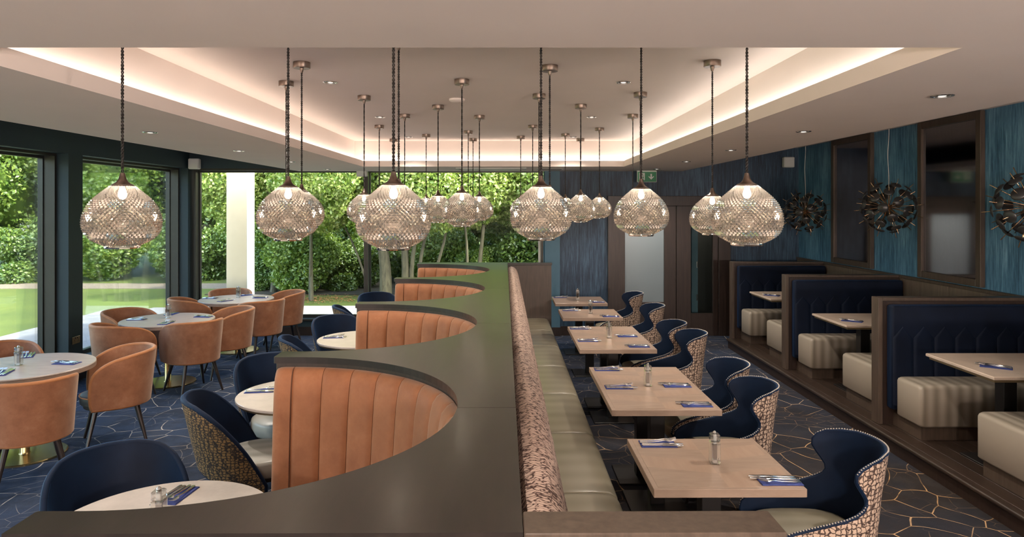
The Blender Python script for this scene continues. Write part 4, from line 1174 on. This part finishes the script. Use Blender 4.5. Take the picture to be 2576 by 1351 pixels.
def lumps_for(seed, R, H, base, n):
    rg = random.Random(seed); out = [((0, 0, base+(H-base)*.5), (R*.7, R*.7, (H-base)*.46))]
    for k in range(n):
        a = rg.random()*2*PI; q = R*(.35+.45*rg.random()); z = base+(H-base)*(.12+.75*rg.random())
        s = R*(.34+.22*rg.random()); out.append(((q*math.cos(a), q*math.sin(a), z), (s, s, s*.8)))
    return out
ft = {}
ft['tree_a'] = foliage_mesh('crown', 1, lumps_for(1, 2.3, 6.6, .2, 16), .125, 42000, M['leaf_dark'])
ft['tree_b'] = foliage_mesh('crown', 2, lumps_for(2, 2.3, 7.0, .3, 18), .115, 42000, M['leaf_mid'])
ft['tree_c'] = foliage_mesh('crown', 3, lumps_for(3, 2.1, 6.2, .6, 16), .11, 42000, M['leaf_light'], .5)
ft['bush_a'] = foliage_mesh('crown', 4, lumps_for(4, 1.2, 2.0, .0, 10), .10, 14000, M['leaf_mid'])
ft['bush_b'] = foliage_mesh('crown', 5, lumps_for(5, 1.1, 1.5, .0, 9), .10, 14000, M['leaf_dark'])
ft['near_a'] = foliage_mesh('crown', 6, [((0, 0, 3.0), (1.5, 1.0, 1.1)), ((-1.2, .1, 2.6), (.9, .8, .8)), ((1.1, -.2, 2.5), (1.0, .8, .9)), ((0, -.3, 2.1), (.8, .6, .5)), ((1.9, 0, 3.0), (.8, .8, 1.0)), ((-1.9, 0, 3.2), (.8, .8, .9)), ((-.7, -.3, 3.7), (1.2, .8, .7)), ((.8, 0, 3.9), (1.2, .8, .7))], .088, 46000, M['leaf_light'])
core_me = {}
def core(mesh_key, lumps, mat, k=.72):
    mb = MB()
    for c, r in lumps:
        mb.loft([[(c[0]+r[0]*k*math.cos(2*PI*i/10)*math.sin(t), c[1]+r[1]*k*math.sin(2*PI*i/10)*math.sin(t), c[2]+r[2]*k*math.cos(t)) for i in range(10)] for t in [PI*(.03+.94*j/6) for j in range(7)]])
    return mb.mesh('crown_core', mat, True)
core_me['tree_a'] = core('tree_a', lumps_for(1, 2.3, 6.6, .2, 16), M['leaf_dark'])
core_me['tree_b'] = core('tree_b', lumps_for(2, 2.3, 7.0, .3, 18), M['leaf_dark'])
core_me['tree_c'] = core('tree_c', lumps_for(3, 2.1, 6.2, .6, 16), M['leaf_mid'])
def trunk_mb(h, r, seed, fork=3):
    rg = random.Random(seed); mb = MB(); pts = [(0, 0, 0)]; 
    for k in range(1, 7): pts.append((pts[-1][0]+rg.uniform(-.05, .05), pts[-1][1]+rg.uniform(-.05, .05), h*k/6))
    mb.tube(pts, [r*(1-.09*k) for k in range(7)], 9)
    for k in range(fork):
        p = pts[3+k % 3]; a = rg.random()*6.3; q = [(p[0]+math.cos(a)*.28*j, p[1]+math.sin(a)*.28*j, p[2]+.34*j) for j in range(5)]
        mb.tube(q, [r*.45*(1-.18*j) for j in range(5)], 6)
    return mb
trunk_me = [trunk_mb(4.2, .16, s).mesh('trunk', M['bark'], True) for s in range(3)]
def tree(key, x, y, s, rz, lab, cat='tree', trunk=True, name='garden_tree'):
    e = empty(name, (x, y, gz), rz, label=lab, category=cat); e.scale = (s, s, s)
    f = link('crown', ft[key], e); f['kind'] = 'stuff'
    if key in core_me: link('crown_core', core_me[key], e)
    if trunk: link('trunk', trunk_me[int(abs(x*7)) % 3], e)
TR = [
 ('tree_b', -15.6, 21.5, 1.05, 'pale green tree filling the first garden window beyond the lawn'),
 ('tree_a', -19.6, 23.0, 1.15, 'dark tree beyond the lawn at the left edge of the first garden window'),
 ('tree_a', -12.6, 22.5, 1.15, 'deep green tree beyond the lawn seen left in the second garden window'),
 ('tree_b', -9.6, 21.8, 1.10, 'fresh green tree beyond the lawn seen right in the second garden window'),
 ('tree_a', -6.6, 22.6, 1.15, 'deep green tree beyond the lawn left of the cream column'),
 ('tree_c', -3.6, 22.0, 1.15, 'pale green tree behind the shrubs right of the cream column'),
 ('tree_a', -.6, 21.6, 1.15, 'deep green tree behind the mullion of the far windows'),
 ('tree_c', 1.6, 19.8, 1.15, 'bright green tree filling the right part of the far window'),
 ('tree_b', 4.6, 21.5, 1.15, 'fresh green tree beyond the right end of the far window'),
 ('tree_b', -17.2, 27.0, 1.5, 'tall tree in the second row behind the left window trees'),
 ('tree_a', -11.0, 27.0, 1.5, 'tall dark tree in the second row behind the second window'),
 ('tree_b', -5.0, 27.0, 1.5, 'tall fresh green tree in the second row behind the column'),
 ('tree_a', 1.0, 27.0, 1.5, 'tall dark tree in the second row behind the far right pane'),
 ('tree_b', -24.0, 26.0, 1.6, 'tall tree closing the garden at its far left'),
]
for i, (k, x, y, s, lab) in enumerate(TR): tree(k, x, y, s, i*1.3, lab)
BS = [('bush_b', -13.8, 20.2, 1.0), ('bush_a', -15.9, 20.0, .8), ('bush_a', -11.6, 20.1, 1.0), ('bush_b', -9.4, 20.2, 1.0), ('bush_a', -7.4, 20.3, .95), ('bush_b', -18.2, 20.5, 1.2),
      ('bush_b', -5.2, 20.0, .9), ('bush_a', -.9, 17.4, .55), ('bush_b', .2, 17.6, 1.0), ('bush_a', -5.0, 16.9, .75), ('bush_a', 1.6, 17.0, 1.0), ('bush_b', -2.3, 19.9, 1.3), ('bush_a', -3.4, 20.4, 1.1), ('bush_b', -6.0, 17.9, .7), ('bush_b', -4.2, 18.2, .75), ('bush_a', -2.0, 18.4, .8)]
bl = ['dark rounded shrub at the lawn edge seen in the first window', 'low bright shrub at the lawn edge left in the first window', 'bright rounded shrub at the lawn edge seen in the second window',
      'dark rounded shrub at the lawn edge beside the second window post', 'bright shrub at the lawn edge left of the cream column', 'dark shrub at the lawn edge far left in the first window',
      'dark shrub beyond the path behind the cream column', 'small bright shrub beside the slim garden trunks', 'dark shrub low behind the farthest banquette tops',
      'small bright shrub right of the cream column', 'bright shrub low at the right end of the far window',
      'dark shrub right behind the bare stems of the rhododendron', 'bright shrub behind and left of the bare rhododendron stems',
      'low dark undergrowth shrub behind the column foot', 'low dark undergrowth shrub behind the fallen leaves', 'low bright undergrowth shrub behind the thickest stems']
for i, ((k, x, y, s), lab) in enumerate(zip(BS, bl)): tree(k, x, y, s, i*.9, lab, 'shrub', False, 'garden_shrub')
# near rhododendron with bare stems
def rhodo(x, y, s, rz, stems, lab):
    e = empty('rhododendron', (x, y, gz), rz, label=lab, category='shrub'); e.scale = (s, s, s)
    f = link('crown', ft['near_a'], e); f['kind'] = 'stuff'
    for k, (x0, x1, y1, h, r) in enumerate(stems):
        rg = random.Random(k+int(x*10)); pts = [(x0+(x1-x0)*t+.04*math.sin(t*7+k), y1*t, h*t) for t in [j/8 for j in range(9)]]
        build('stem', MB().tube(pts, [r*(1-.07*j) for j in range(9)], 9), M['bark'], e, True)
rhodo(-2.75, 15.6, 1.0, .0, [(-.05, -.25, .1, 3.0, .15), (.35, .5, 0, 3.0, .10), (.62, 1.1, .1, 2.8, .05), (.55, .7, -.1, 2.8, .06), (.95, 1.5, .1, 2.6, .045), (-.3, -1.4, .1, 2.7, .03)], 'broad rhododendron with thick bare stems just outside the far windows')
rhodo(.9, 16.4, 1.05, 2.6, [(0, .3, 0, 2.8, .07), (-.3, -.9, .1, 2.6, .05)], 'broad rhododendron outside the right end of the far windows')
rhodo(-5.9, 17.2, 1.0, 1.1, [(0, .2, 0, 2.8, .08), (.2, .8, .1, 2.6, .05)], 'broad rhododendron behind the cream column outside')
rhodo(-4.5, 15.7, .98, 2.0, [(0, .2, 0, 2.9, .05), (.2, -.5, .1, 2.6, .04)], 'leafy rhododendron just right of the cream column outside')
rhodo(-.7, 16.2, 1.02, 4.0, [(0, -.2, 0, 2.8, .06), (.3, .7, .1, 2.6, .04)], 'leafy rhododendron between the thick stems and the right window end')
# leaf litter on the lawn
rgl = np.random.default_rng(9); mb = MB()
for k in range(500):
    x, y = -4.3+rgl.normal()*.75, 16.0+rgl.normal()*.35; a = rgl.random()*6.3; s = .035
    c, s_ = math.cos(a)*s, math.sin(a)*s; z = gz+.004+rgl.random()*.02
    mb.add([(x+c, y+s_, z), (x-s_*.5, y+c*.5, z+.008), (x-c, y-s_, z), (x+s_*.5, y-c*.5, z+.006)], [(0, 1, 2, 3)])
build('leaf_litter', mb, M['litter'], kind='stuff', label='scatter of brown fallen leaves on the lawn outside', category='leaves')
